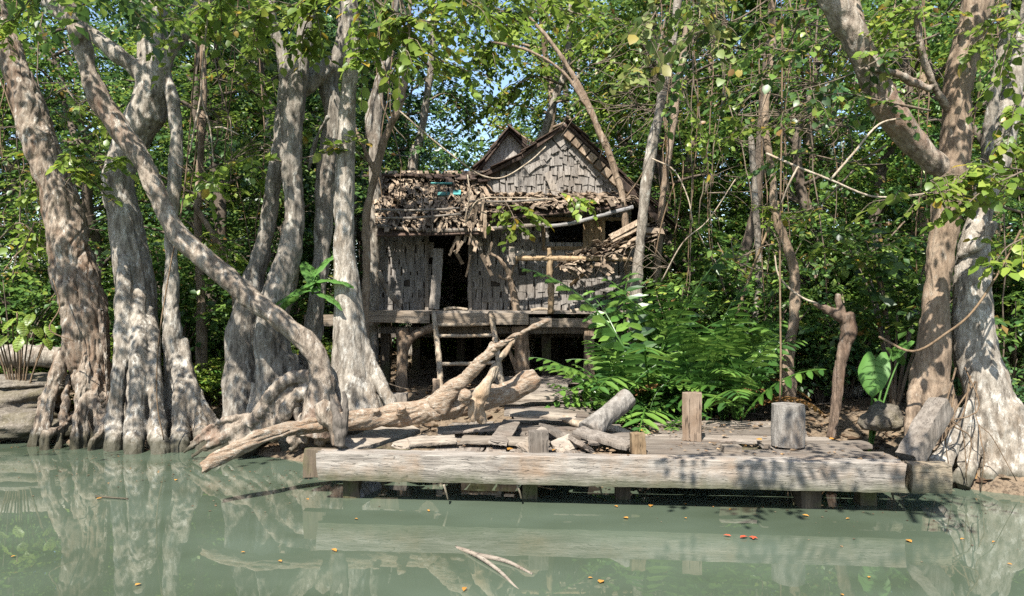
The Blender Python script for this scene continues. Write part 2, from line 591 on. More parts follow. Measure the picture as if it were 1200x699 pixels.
# ------------------------------------------------------------------ trunks
def fuse(name, geo, voxel, base, disp, smooth_it=2, axis=(0, 0, 1), crk=.7):
    """closed tubes melted into one skin, then carved by noise that runs along the grain"""
    me = geo.mesh('tmp')
    o = bpy.data.objects.new('tmp', me)
    COL.objects.link(o)
    md = o.modifiers.new('r', 'REMESH')
    md.mode = 'VOXEL'
    md.voxel_size = voxel
    if smooth_it:
        sm = o.modifiers.new('s', 'SMOOTH')
        sm.factor = .5
        sm.iterations = smooth_it
    dg = bpy.context.evaluated_depsgraph_get()
    me2 = bpy.data.meshes.new_from_object(o.evaluated_get(dg))
    bpy.data.objects.remove(o)
    bpy.data.meshes.remove(me)
    n = len(me2.vertices)
    co = np.zeros(n * 3)
    no = np.zeros(n * 3)
    me2.vertices.foreach_get('co', co)
    me2.vertices.foreach_get('normal', no)
    co, no = co.reshape(-1, 3), no.reshape(-1, 3)
    ax = np.asarray(axis, float)
    ax /= np.linalg.norm(ax)
    along = co @ ax
    warp = .12 * np.stack([vnoise(co * 1.9 + 41), vnoise(co * 1.9 + 77), 0 * along], 1)
    q = co + warp - ax * (along * .74)[:, None]          # stretched along the grain

    def crack(p, w):
        return -np.exp(-(vnoise(p) / w) ** 2)
    dd = disp * (1.1 * fbm(q * 2.4 + 3.3, 2) - .1 + crk * 1.25 * crack(q * 4.2 + 8.1, .09) * np.clip(.6 + vnoise(co * 1.3), 0, 1)
                 + crk * .75 * crack(q * 9.5 + 2.7, .13) + .4 * fbm(co * 5 + 11, 3) + .35 * fbm(q * 22 + 2, 2))
    co = co + no * dd[:, None]
    me2.vertices.foreach_set('co', (co - np.asarray(base)).ravel())
    me2.polygons.foreach_set('use_smooth', [True] * len(me2.polygons))
    me2.update()
    me2.name = name
    return me2


def limb(geo, pp, seg=14, n=6, wob=.12):
    """pp: list of (px, py, Y, width_px): a limb seen there with that thickness"""
    pts = [P(a, b, c) for a, b, c, w in pp]
    rad = [w * .5 * c / F * LW for a, b, c, w in pp]
    cc = catmull(pts, n)
    rr = catmull([[r, 0, 0] for r in rad], n)[:, 0]
    sweep(geo, cc, np.maximum(rr, .01), seg, wob)
    return cc, rr


def roots(geo, base, r, n, h, R, rs, r0=.45, a0=0, a1=2 * math.pi, zend=-.15, seg=8):
    """buttress roots flowing from the trunk down and outwards"""
    for k in range(n):
        a = a0 + (a1 - a0) * (k + rs.uniform(-.3, .3)) / max(1, n if a1 - a0 > 6 else n - 1)
        hh, RR = h * rs.uniform(.6, 1.25), R * rs.uniform(.6, 1.25)
        c, s = math.cos(a), math.sin(a)
        pts = []
        for t in np.linspace(0, 1, 6):
            rad = r * .75 + (RR - r * .6) * t ** 1.9
            z = hh * (1 - t) ** 1.7
            b = a + .25 * math.sin(t * 3 + k) * t
            pts.append(np.asarray(base) + [math.cos(b) * rad, math.sin(b) * rad, z + zend * t])
        cc = catmull(pts, 4)
        sweep(geo, cc, np.linspace(r * r0, r * .13 + .025, len(cc)), seg, .15)


def strands(geo, cc, rr, n, rs, lo=0, hi=.6, rel=.3, seg=6):
    """rope-like ribs that run up the trunk"""
    m = len(cc)
    for k in range(n):
        a = rs.uniform(0, 6.28)
        i0 = int(m * rs.uniform(lo, lo + .1))
        i1 = int(m * rs.uniform(hi * .7, min(1, hi * 1.2)))
        idx = np.arange(i0, max(i0 + 4, i1))
        idx = idx[idx < m]
        ang = a + np.cumsum(rs.normal(0, .1, len(idx)))
        pts = cc[idx] + np.stack([np.cos(ang) * rr[idx] * .82, np.sin(ang) * rr[idx] * .82, 0 * ang], 1)
        sweep(geo, pts, rr[idx] * rel * np.linspace(1.1, .55, len(idx)), seg, .1)


def spray_branch(geo, pts, r0, rs, ntw=10, tl=.35, start=.25):
    """a thin branch with twigs; returns twig bases/directions for leaves"""
    cc = catmull(pts, 6)
    sweep(geo, cc, np.linspace(r0, r0 * .25, len(cc)), 6, .1)
    B, D = [], []
    t = np.gradient(cc, axis=0)
    for k in range(ntw):
        i = int(len(cc) * (start + (1 - start) * (k + rs.uniform(0, 1)) / ntw))
        i = min(i, len(cc) - 1)
        d = t[i] / np.linalg.norm(t[i])
        d = d * .6 + rs.normal(0, .6, 3) * [1, 1, .6]
        d[2] -= .1
        d /= np.linalg.norm(d)
        L = tl * rs.uniform(.6, 1.3)
        e = cc[i] + d * L
        m_ = (cc[i] + e) / 2 + [0, 0, .03]
        e2 = e - [0, 0, .3 * L]
        sweep(geo, catmull([cc[i], m_, e2], 3), np.linspace(r0 * .3, .003, 7), 4)
        B.append(cc[i])
        D.append(np.append(d, L))
    return B, D


def leafy(name, paths, r0, mat_leaf, mat_wood, root, rs, ntw=10, tl=.4, per=8, size=.12, width=.4, droop=.3):
    """a leafy branch as part of a tree: wood, with its leaves as sub-part"""
    for pts in paths:
        g = Geo()
        B, D = spray_branch(g, pts, r0, rs, ntw, tl)
        br = part('leafy_branch', g, mat_wood, root, True)
        D = np.array(D)
        p, d, u, s = twigs_to_leaves(np.array(B), D[:, :3], D[:, 3] * 1.05, per, size, rs, droop)
        me = leaves_mesh('foliage', p - np.asarray(root.location), d, u, s, width)
        link('foliage', me, mat_leaf, br)
# ------------------------------------------------------------------ ground, water
BANK = np.array([[-200, 13], [-30, 12.6], [-9, 11.9], [-7, 11.5], [-6.2, 11.0], [-5.4, 10.7], [-4.2, 10.6], [-3.2, 9.9], [-2.4, 9.5], [-1.5, 9.9], [0, 10.3],
                 [1.2, 9.9], [2.4, 9.4], [3.6, 9.0], [4.4, 8.35], [5.2, 8.15], [7, 8.0], [12, 7.9], [30, 9], [200, 10]])


def ground_z(x, y):
    x, y = np.asarray(x, float), np.asarray(y, float)
    yb = np.interp(x, BANK[:, 0], BANK[:, 1]) + .25 * vnoise(np.stack([x * 1.3, y * 0, x * 0], -1).reshape(-1, 3)).reshape(x.shape)
    d = y - yb
    z = -.75 + .75 * np.clip((d + 1.6) / 1.6, 0, 1) ** 1.5
    z = z + .36 * np.clip(d / 1.4, 0, 1) ** .7 + .045 * np.clip(d - 1.4, 0, 60)
    q = np.stack([x, y, 0 * x], -1).reshape(-1, 3)
    nz = (.12 * fbm(q * .7, 3) + .05 * fbm(q * 2.9 + 9, 3)).reshape(x.shape)
    return z + nz * np.clip((d + .8) / 1.5, 0, 1)


def gz(x, y):
    return float(ground_z(np.array([x]), np.array([y]))[0])


def axis_vals(lo, hi, fine_lo, fine_hi, step, grow=1.35):
    v = list(np.arange(fine_lo, fine_hi, step))
    s, a = step, fine_lo
    left = []
    while a > lo:
        s *= grow
        a -= s
        left.append(a)
    s, a = step, v[-1]
    right = []
    while a < hi:
        s *= grow
        a += s
        right.append(a)
    return np.array(left[::-1] + v + right)


xs = axis_vals(-260, 260, -12, 12, .1)
ys = axis_vals(-120, 300, 7, 22, .1)
X, Y = np.meshgrid(xs, ys)
Z = ground_z(X, Y)
nx, ny = len(xs), len(ys)
idx = np.arange(nx * ny).reshape(ny, nx)
quads = np.stack([idx[:-1, :-1], idx[:-1, 1:], idx[1:, 1:], idx[1:, :-1]], -1).reshape(-1, 4)
me = fast_mesh('ground', np.stack([X, Y, Z], -1).reshape(-1, 3), [quads], True)
m, nt, out = nodes('soil')
v = coords(nt)
a = tex(nt, 'noise', 14, v, 8, .7).outputs[0]
b = tex(nt, 'noise', 1.1, v, 4, .6).outputs[0]
c = tex(nt, 'voronoi', 26, v).outputs['Color']
col = mix(nt, (.035, .026, .018), (.14, .10, .065), ramp(nt, a, [(.35, 0), (.65, 1)]))
col = mix(nt, col, (.11, .10, .05), ramp(nt, b, [(.55, 0), (.7, .5)]))
col = mix(nt, col, (.20, .15, .10), ramp(nt, c, [(.75, 0), (.9, .6)]))
finish(nt, out, col, .9, a, .8, .05, .2)
tag(link('ground', me, m), kind='structure')

# water: one sheet, milky green with a mirror skin and a very faint swell
g = Geo()
g.add([[-260, -120, 0], [260, -120, 0], [260, 60, 0], [-260, 60, 0]], [[0, 1, 2, 3]])
m, nt, out = nodes('river_water')
v = coords(nt, (1, 1.6, 1))
n1 = tex(nt, 'noise', .55, v, 3, .5).outputs[0]
n2 = tex(nt, 'noise', 1.6, v, 3, .5).outputs[0]
n3 = tex(nt, 'noise', 7, v, 2, .5).outputs[0]
col = mix(nt, (.050, .065, .042), (.071, .091, .064), ramp(nt, n1, [(.36, 0), (.64, 1)]))
s = nd(nt, 'ShaderNodeMath', operation='MULTIPLY_ADD')
nt.links.new(n3, s.inputs[0])
s.inputs[1].default_value = .08
nt.links.new(n2, s.inputs[2])
pb = finish(nt, out, col, .008, s.outputs[0], .005, .12, .5)
pb.inputs['IOR'].default_value = 1.66
tag(link('water', g.mesh('water'), m), kind='structure')


# ------------------------------------------------------------------ named trees
def crown_part(root, centers, radii, ntw, per, size, rs, mat, tl=.5, lite=True, width=.42, flat=.55, name='crown'):
    me = crown_mesh(name, np.asarray(centers) - np.asarray(root.location), radii, ntw, per, size, rs, tl, lite, width, flat)
    return link(name, me, mat, root)


def scatter(n, lo, hi, rs):
    lo, hi = np.asarray(lo, float), np.asarray(hi, float)
    return lo + (hi - lo) * rs.uniform(0, 1, (n, 3))


def trunk_part(root, geo, voxel, disp, mat, name='trunk', smooth_it=2, axis=(0, 0, 1), crk=.45):
    me = fuse(name, geo, voxel, root.location, disp, smooth_it, axis, crk)
    return link(name, me, mat, root)


# --- far left: several fused, buttressed stems standing in the water
rs = np.random.RandomState(3)
bA = np.array([-5.0, 11.1, -.1])
tA = thing('buttressed_tree', 'broad pale tree with fused stems and buttress roots standing in the water at far left', 'tree', bA)
g = Geo()
limb(g, [(116, 520, 11.05, 34), (110, 440, 11.05, 50), (101, 370, 11.05, 58), (84, 300, 11.1, 50), (66, 220, 11.1, 43), (38, 140, 11.1, 38), (12, 62, 11.1, 33), (-14, 0, 11.1, 28), (-50, -90, 11.1, 24)], 16)
trunk_part(tA, g, .016, .042, M['bark_flaky'], 'leaning_stem', smooth_it=4, crk=.6)
g = Geo()
cc, rr = limb(g, [(166, 540, 11.25, 44), (165, 450, 11.25, 46), (160, 350, 11.25, 46), (146, 260, 11.3, 40), (137, 215, 11.3, 40), (150, 170, 11.3, 40), (173, 130, 11.3, 44), (181, 90, 11.3, 38), (182, 40, 11.3, 32), (180, -40, 11.3, 28), (178, -200, 11.3, 24)], 16)
strands(g, cc, rr, 6, rs, 0, .4, .34)
limb(g, [(176, 140, 11.25, 34), (183, 108, 11.2, 25), (195, 66, 11.1, 22), (216, 34, 11, 21), (243, -2, 10.9, 19), (280, -60, 10.8, 16)], 12)
limb(g, [(178, 120, 11.25, 30), (168, 90, 11.2, 24), (141, 67, 11.1, 22), (110, 42, 11.05, 20), (90, 30, 11, 19), (56, 0, 11, 16), (20, -40, 11, 13)], 12)
limb(g, [(165, 85, 11.3, 14), (168, 40, 11.4, 12), (150, -10, 11.5, 9)], 10)
# pale slender stem beside it
limb(g, [(208, 520, 10.95, 30), (205, 450, 11, 26), (202, 400, 11, 19), (200, 330, 11, 18), (201, 250, 11, 17), (207, 180, 11.05, 17), (203, 120, 11.1, 16), (192, 80, 11.2, 15)], 12)
# fin-like buttresses folding down to the water
for (x0, y0, xm, ym, x1, y1, w0, w1, Yb) in [(146, 300, 142, 410, 130, 526, 22, 24, 10.5), (164, 340, 162, 430, 158, 530, 20, 24, 10.3), (172, 360, 182, 450, 186, 530, 18, 22, 10.3), (206, 400, 210, 460, 212, 526, 18, 22, 10.45),
                                         (210, 400, 224, 460, 240, 520, 17, 20, 10.6), (214, 420, 238, 476, 270, 518, 13, 14, 10.7), (186, 440, 194, 480, 198, 516, 9, 10, 10.7)]:
    limb(g, [(x0, y0, 11.1, w0), (xm, ym, (11.1 + Yb) / 2 - .1, w0), ((xm + 2 * x1) / 3, (ym + 2 * y1) / 3, Yb + .1, w1), (x1 + rs.uniform(-3, 3), y1, Yb - .12, w1), (x1 + rs.uniform(-5, 5), y1 + 34, Yb - .2, w1 * .9)], 10, wob=.14)
trunk_part(tA, g, .016, .026, M['bark_pale'], smooth_it=9, crk=.22)
g = Geo()
for (x0, y0, xm, ym, x1, y1, w0, w1, dY) in [(90, 372, 66, 440, 42, 520, 13, 17, .0), (84, 400, 60, 470, 54, 524, 10, 12, -.1), (100, 420, 92, 470, 88, 526, 15, 13, -.2),
                                    (74, 412, 50, 470, 38, 510, 9, 14, .2), (112, 430, 114, 480, 116, 528, 14, 14, -.2), (90, 480, 72, 500, 52, 514, 9, 11, -.25),
                                    (124, 450, 122, 500, 106, 526, 10, 13, -.3), (104, 380, 100, 450, 100, 524, 12, 11, -.1), (118, 360, 124, 440, 128, 524, 12, 12, -.15), (80, 440, 74, 490, 70, 520, 8, 9, -.15)]:
    limb(g, [(x0, y0, 10.95, w0), (xm, ym, 10.8 + dY, w0 * 1.05), (x1, y1, 10.65 + dY, w1), (x1 + rs.uniform(-6, 4), y1 + 34, 10.6 + dY, w1 * .85)], 10, wob=.18)
trunk_part(tA, g, .017, .045, M['bark_flaky'], 'root', smooth_it=5, crk=.6)
c1 = np.vstack([scatter(22, (-8.5, 8.2, 6.3), (-2.8, 11.5, 9.6), rs), scatter(12, (-8.2, 6.0, 4.95), (-3.6, 8.4, 7.2), rs)])  # second group hangs above the view, added to dapple the trunks
crown_part(tA, c1, rs.uniform(.35, .75, len(c1)), 26, 8, .15, rs, M['leaf_forest'], .55)
c1 = scatter(9, (-7.0, 5.8, 4.95), (-2.9, 8.2, 6.0), rs)  # low clumps out of view, added to throw leaf shade on the stems
crown_part(tA, c1, rs.uniform(.3, .6, len(c1)), 26, 8, .13, rs, M['leaf_forest'], .5)

# --- long bare trunk leaning across to the upper left
bB = np.array([-2.6, 9.9, .0])
tB = thing('leaning_tree', 'tree with a long bare trunk leaning diagonally to the upper left across the others', 'tree', bB)
g = Geo()
cc, rr = limb(g, [(368, 510, 9.75, 44), (374, 470, 9.75, 36), (377, 440, 9.75, 31), (366, 408, 9.75, 30), (333, 378, 9.72, 28), (297, 350, 9.7, 26), (262, 322, 9.68, 25), (230, 296, 9.66, 25), (203, 268, 9.64, 26), (188, 236, 9.62, 25), (170, 195, 9.6, 26), (146, 158, 9.6, 27), (120, 122, 9.6, 30),
             (104, 84, 9.6, 27), (94, 48, 9.6, 26), (86, 10, 9.6, 24), (80, -60, 9.6, 21), (70, -170, 9.6, 17)], 14)
limb(g, [(93, 52, 9.6, 20), (91, 36, 9.45, 24), (91, 30, 9.38, 14)], 10)
for (x0, y0, xm, ym, x1, y1, w0, w1) in [(372, 455, 345, 470, 318, 512, 26, 22), (380, 450, 392, 480, 398, 512, 24, 18), (370, 470, 350, 500, 338, 520, 26, 18), (366, 440, 330, 452, 292, 500, 26, 20), (376, 470, 380, 500, 374, 522, 26, 20),
                                         (350, 470, 300, 490, 252, 520, 20, 16), (330, 480, 280, 505, 236, 528, 18, 14), (320, 488, 290, 512, 262, 532, 16, 12), (300, 492, 250, 506, 214, 532, 13, 10), (352, 466, 310, 500, 268, 524, 9, 7), (340, 476, 300, 498, 240, 516, 8, 6), (330, 486, 300, 520, 276, 536, 9, 7), (310, 490, 262, 512, 224, 536, 8, 7), (372, 470, 362, 500, 356, 520, 10, 8), (300, 486, 256, 498, 222, 520, 8, 6), (360, 450, 320, 480, 286, 508, 7, 6), (342, 470, 306, 508, 262, 530, 7, 5), (316, 484, 276, 500, 230, 530, 6, 5), (376, 480, 366, 506, 340, 528, 9, 7), (384, 460, 388, 490, 384, 516, 10, 8), (346, 450, 322, 470, 300, 482, 9, 8)]:
    k_ = .68 if w0 > 12 else 1
    limb(g, [(x0, y0, 9.8, w0 * k_), (xm, ym + rs.uniform(-5, 5), 9.75, w0 * k_), (x1, y1, 9.7, w1 * k_)], 10, wob=.3)
trunk_part(tB, g, .015, .024, M['bark_limb'], axis=(-.6, 0, .8))
c1 = scatter(10, (-7.6, 5.8, 5.2), (-3.2, 9.4, 8.4), rs)
crown_part(tB, c1, rs.uniform(.3, .7, len(c1)), 22, 8, .14, rs, M['leaf_forest'], .5)

# --- twisted multi-stemmed tree
bC = np.array([-3.2, 10.6, .1])
tC = thing('twisted_tree', 'grey twisted tree with several crossing stems, on the bank right of the leaning trunk', 'tree', bC)
g = Geo()
cc, rr = limb(g, [(318, 520, 10.5, 44), (322, 450, 10.5, 44), (318, 390, 10.5, 42), (328, 340, 10.5, 38), (341, 290, 10.5, 32), (346, 245, 10.5, 27), (341, 190, 10.5, 25), (345, 130, 10.5, 24), (352, 80, 10.5, 20), (358, 40, 10.5, 17), (362, -40, 10.5, 15), (368, -150, 10.5, 12)], 16)
strands(g, cc, rr, 7, rs, 0, .36, .3)
limb(g, [(284, 500, 10.9, 50), (284, 430, 11, 42), (286, 380, 11, 38), (298, 330, 11, 32), (310, 280, 11, 26), (321, 210, 10.9, 21), (331, 150, 10.9, 22), (337, 105, 10.9, 22), (330, 62, 10.9, 16), (318, 20, 10.9, 13), (316, -60, 10.9, 11)], 14)
limb(g, [(352, 480, 10.9, 36), (366, 400, 11, 30), (374, 330, 11, 26), (378, 270, 11, 24), (382, 200, 11, 26), (390, 140, 11, 26), (384, 96, 11, 22), (402, 50, 11, 18), (410, -30, 11, 16)], 14)
limb(g, [(338, 112, 10.8, 20), (356, 106, 10.75, 20), (372, 88, 10.8, 22), (386, 76, 10.9, 18)], 12)
limb(g, [(362, 200, 10.9, 6), (372, 160, 10.8, 8), (386, 136, 10.7, 9)], 8)
roots(g, (-3.25, 10.6, .05), .30, 12, 1.05, 1.0, rs, .42)
trunk_part(tC, g, .016, .028, M['bark_grey'], smooth_it=6, crk=.3)
c1 = scatter(17, (-5.2, 6.8, 5.6), (-1.8, 11, 9.4), rs)
crown_part(tC, c1, rs.uniform(.3, .62, len(c1)), 22, 8, .14, rs, M['leaf_fresh'], .5)

# --- straight pale tree left of the hut
bD = np.array([-2.0, 10.3, .2])
tD = thing('pale_tree', 'straight pale tree with a flared base in front of the left end of the hut', 'tree', bD)
g = Geo()
cc, rr = limb(g, [(420, 490, 10.2, 74), (415, 450, 10.2, 56), (411, 410, 10.2, 44), (408, 370, 10.2, 36), (405, 320, 10.2, 31), (403, 250, 10.2, 26), (406, 180, 10.2, 23), (409, 110, 10.2, 23), (411, 50, 10.2, 24), (408, 0, 10.2, 23), (404, -90, 10.2, 20), (410, -200, 10.2, 16)], 16)
strands(g, cc, rr, 5, rs, 0, .35, .3)
for (x0, y0, xm, ym, x1, y1, w0, w1) in [(424, 400, 440, 440, 464, 482, 16, 14), (418, 420, 428, 450, 440, 492, 22, 16), (400, 410, 394, 450, 388, 496, 20, 16), (408, 420, 408, 460, 410, 500, 24, 18)]:
    limb(g, [(x0, y0, 10.2, w0), (xm, ym, 10.1, w0), (x1, y1, 10.0, w1)], 10)
trunk_part(tD, g, .0165, .02, M['bark_pale'], crk=.25)
c1 = np.vstack([scatter(11, (-3.4, 6.6, 5.4), (-.6, 11, 9.6), rs), scatter(6, (-.6, 6.6, 5.4), (2.2, 11, 9.6), rs)])
crown_part(tD, c1, rs.uniform(.28, .55, len(c1)), 22, 8, .13, rs, M['leaf_fresh'], .5)


def slender(name, label, cat, pp, mat, group=None, disp=.012, voxel=.016, extra=()):
    a, b, c, w = pp[0]
    base = P(a, b, c)
    base[2] = gz(base[0], base[1]) - .05
    root = thing(name, label, cat, base, group)
    g = Geo()
    pts = [P(*q[:3]) for q in pp]
    pts[0] = base
    rad = catmull([[q[3] * .5 * q[2] / F, 0, 0] for q in pp], 6)[:, 0]
    sweep(g, catmull(pts, 6), np.maximum(rad, .008), 10, .15)
    for e in extra:
        limb(g, e, 8)
    trunk_part(root, g, voxel, disp, mat, smooth_it=1)
    return root


tE = slender('slender_tree', 'thin brown bent sapling in front of the left corner of the hut', 'tree',
             [(428, 470, 12.2, 9), (428, 360, 12.1, 10), (430, 300, 12, 10), (429, 256, 12, 10), (440, 205, 12, 10), (450, 165, 12, 10), (468, 123, 11.9, 9), (477, 74, 11.9, 7), (480, 20, 11.8, 6), (484, -50, 11.8, 5)], M['bark_brown'],
             extra=[[(440, 205, 12, 7), (425, 170, 12, 5), (412, 140, 12.1, 4)]])
tE2 = slender('slender_tree', 'pale slender tree rising just behind the straight pale tree at left of the hut', 'tree',
              [(436, 460, 13.2, 16), (438, 300, 13.2, 15), (440, 195, 13.2, 15), (443, 110, 13.2, 14), (453, 74, 13.2, 12), (462, 20, 13.2, 10), (470, -60, 13.2, 9)], M['bark_grey'],
              extra=[[(440, 180, 13.2, 11), (432, 140, 13.1, 10), (444, 95, 13.1, 9), (462, 60, 13, 7)]])
tF = slender('slender_tree', 'thin pale trunk rising behind the low left roof of the hut', 'tree',
             [(480, 420, 17.5, 14), (483, 205, 17.5, 12), (492, 165, 17.5, 10), (498, 130, 17.5, 9), (505, 80, 17.5, 8), (508, 20, 17.5, 7)], M['bark_grey'])
tG = slender('slender_tree', 'slender mottled tree in front of the right end of the hut', 'tree',
             [(742, 455, 12.2, 20), (744, 365, 12.2, 16), (748, 310, 12.2, 13), (752, 270, 12.2, 12), (756, 225, 12.2, 12.5), (763, 178, 12.2, 13), (773, 130, 12.2, 12), (779, 90, 12.2, 12), (788, 50, 12.2, 11), (800, -40, 12.2, 10)], M['bark_grey'])
tG2 = slender('slender_tree', 'thin brown stem leaning in front of the right slope of the hut gable', 'tree',
              [(742, 440, 12.75, 8), (736, 330, 12.75, 8), (731, 240, 12.75, 8), (722, 205, 12.75, 8), (712, 175, 12.75, 8), (700, 150, 12.75, 8), (684, 110, 12.75, 7), (650, 55, 12.75, 6), (620, 20, 12.75, 5)], M['bark_brown'],
              extra=[[(700, 150, 12.75, 6), (684, 120, 12.7, 6), (660, 85, 12.7, 5), (620, 60, 12.7, 4), (570, 48, 12.7, 3)]])
tI = slender('vine_tree', 'crooked brown tree hung with vines behind the round timber stump', 'tree',
             [(926, 478, 10.6, 26), (922, 430, 10.6, 15), (930, 380, 10.6, 11), (931, 320, 10.6, 10), (919, 280, 10.6, 9), (908, 250, 10.6, 8), (905, 200, 10.6, 7), (896, 140, 10.6, 6), (905, 60, 10.6, 6), (900, -60, 10.6, 5)], M['bark_brown'], disp=.02)
tF2 = slender('slender_tree', 'pale thin trunk leaning right behind the gable of the hut', 'tree',
             [(622, 420, 17.6, 12), (632, 190, 17.6, 11), (640, 150, 17.6, 10), (652, 110, 17.6, 9), (664, 80, 17.6, 9), (668, 20, 17.6, 8), (664, -80, 17.6, 7)], M['bark_grey'])
for lab, pp, mt in [('thin dark trunk slanting left behind the right end of the fern clump', [(858, 450, 13.5, 13), (862, 365, 13.5, 13), (872, 300, 13.5, 12), (886, 240, 13.5, 11), (892, 150, 13.5, 10), (900, 40, 13.5, 9)], 'bark_dark'),
                ('straight thin trunk close right of the hut, behind the mottled slender tree', [(768, 440, 13.2, 9), (770, 330, 13.2, 9), (776, 240, 13.2, 8), (790, 140, 13.2, 8), (806, 20, 13.2, 7)], 'bark_brown'),
                ('pale thin trunk standing in shade above the right end of the ferns', [(884, 450, 12.6, 12), (884, 380, 12.6, 10), (890, 330, 12.6, 8), (886, 250, 12.6, 7), (880, 160, 12.6, 7)], 'bark_grey'),
                ('thin straight stem between the left buttressed tree and the twisted tree', [(237, 420, 12.6, 15), (236, 360, 12.6, 12), (233, 300, 12.6, 10), (232, 230, 12.6, 9), (238, 130, 12.6, 8), (236, 10, 12.6, 7)], 'bark_brown'),
                ('thin stem curving down behind the middle of the leaning trunk', [(282, 400, 12.4, 13), (276, 345, 12.4, 11), (262, 300, 12.4, 9), (246, 270, 12.4, 7), (228, 240, 12.4, 6)], 'bark_brown')]:
    slender('slender_tree', lab, 'tree', pp, M[mt])

# --- right: brown stem and pale stem fused at a rooted foot
bH = np.array([5.0, 8.7, 0])
tH = thing('forked_tree', 'large tree at far right, brown stem fused to a pale one over tangled roots', 'tree', bH)
g = Geo()
cc, rr = limb(g, [(1092, 480, 8.7, 48), (1092, 440, 8.7, 44), (1096, 390, 8.7, 36), (1099, 330, 8.75, 32), (1107, 260, 8.8, 35), (1114, 195, 8.8, 38), (1120, 140, 8.8, 34), (1122, 95, 8.8, 33), (1134, 50, 8.8, 36), (1144, 0, 8.8, 38), (1156, -80, 8.8, 34), (1170, -180, 8.8, 28)], 16)
strands(g, cc, rr, 4, rs, 0, .45, .3)
for (x0, y0, xm, ym, x1, y1, w0, w1) in [(1085, 440, 1072, 470, 1066, 515, 20, 16), (1095, 450, 1092, 490, 1090, 530, 26, 18), (1105, 450, 1112, 490, 1118, 540, 22, 18), (1090, 470, 1100, 500, 1130, 555, 16, 14)]:
    limb(g, [(x0, y0, 8.7, w0), (xm, ym, 8.6, w0), (x1, y1, 8.5, w1)], 10, wob=.25)
trunk_part(tH, g, .0165, .026, M['bark_brown'], 'brown_stem', crk=.35)
g = Geo()
limb(g, [(1178, 590, 8.5, 70), (1172, 530, 8.55, 66), (1162, 470, 8.6, 60), (1146, 420, 8.7, 52), (1138, 370, 8.75, 48), (1140, 320, 8.8, 40), (1143, 270, 8.85, 32), (1156, 225, 8.9, 28), (1170, 188, 8.95, 27), (1178, 150, 8.95, 24), (1190, 95, 9, 21), (1202, 20, 9, 18), (1215, -80, 9, 15)], 16)
limb(g, [(1160, 215, 8.9, 16), (1157, 165, 8.85, 12), (1166, 105, 8.8, 11), (1176, 50, 8.8, 10), (1180, 0, 8.8, 9), (1186, -70, 8.8, 8)], 10)
limb(g, [(1166, 200, 8.9, 18), (1180, 160, 9.0, 16), (1200, 115, 9.1, 14), (1230, 60, 9.2, 12)], 10)
limb(g, [(1122, 300, 8.75, 8), (1150, 285, 8.6, 11), (1163, 262, 8.6, 9)], 8)
for (x0, y0, xm, ym, x1, y1, w0, w1) in [(1180, 470, 1196, 520, 1210, 590, 30, 30), (1150, 480, 1140, 530, 1128, 572, 24, 18), (1165, 500, 1160, 550, 1150, 586, 26, 20), (1185, 500, 1184, 550, 1178, 598, 26, 18), (1160, 540, 1168, 570, 1166, 600, 16, 14), (1130, 480, 1120, 520, 1098, 560, 18, 14), (1200, 540, 1196, 575, 1192, 606, 20, 16), (1140, 470, 1108, 520, 1080, 556, 12, 10), (1150, 500, 1132, 540, 1112, 566, 10, 9), (1150, 520, 1150, 560, 1138, 584, 9, 9), (1190, 480, 1204, 540, 1216, 600, 14, 14), (1172, 470, 1174, 540, 1172, 600, 14, 13), (1130, 500, 1124, 540, 1130, 574, 9, 8)]:
    limb(g, [(x0, y0, 8.5, w0), (xm, ym, 8.4, w0), (x1, y1, 8.2, w1)], 10, wob=.25)
trunk_part(tH, g, .0165, .022, M['bark_pale'], 'pale_stem', crk=.2)
g = Geo()
limb(g, [(1108, 200, 8.8, 30), (1088, 184, 8.75, 30), (1066, 162, 8.7, 31), (1045, 134, 8.6, 32), (1028, 104, 8.55, 33), (1012, 66, 8.5, 30), (996, 34, 8.45, 32), (976, 0, 8.4, 34), (940, -60, 8.4, 28)], 14)
limb(g, [(1016, 76, 8.5, 20), (1006, 40, 8.7, 18), (1000, 0, 8.9, 15), (1000, -60, 9, 12)], 10)
limb(g, [(1112, 130, 8.75, 9), (1094, 100, 8.6, 7), (1080, 60, 8.5, 6), (1074, 10, 8.4, 5)], 8)
limb(g, [(1090, 105, 8.6, 9), (1068, 95, 8.5, 8), (1045, 85, 8.4, 7), (1000, 80, 8.3, 5)], 8)
trunk_part(tH, g, .0165, .02, M['bark_limb'], 'limb', axis=(-.5, 0, .85))
c1 = np.vstack([scatter(8, (2.9, 5.0, 5.2), (5, 8.8, 8), rs), scatter(30, (1.4, 7.4, 6.6), (6.8, 10, 9.2), rs), scatter(18, (3.8, 6.2, 5.4), (8.5, 10, 8.6), rs), scatter(7, (.9, 3.8, 4.6), (3.2, 4.6, 5.4), rs)])  # second and last groups: unseen clumps added to shade the understorey and the beam
crown_part(tH, c1, rs.uniform(.28, .6, len(c1)), 20, 8, .13, rs, M['leaf_fresh'], .5)
g = Geo()
for q in ([(3.3, 8.4, 6.0), (3.2, 6.6, 5.9), (2.9, 4.8, 5.6), (2.4, 3.4, 5.0)],):
    tube(g, q, .08, .03, 8, 6, .15)
part('limb', g, M['bark_limb'], tH, True)  # unseen limb, added to carry the clumps that dapple the beam
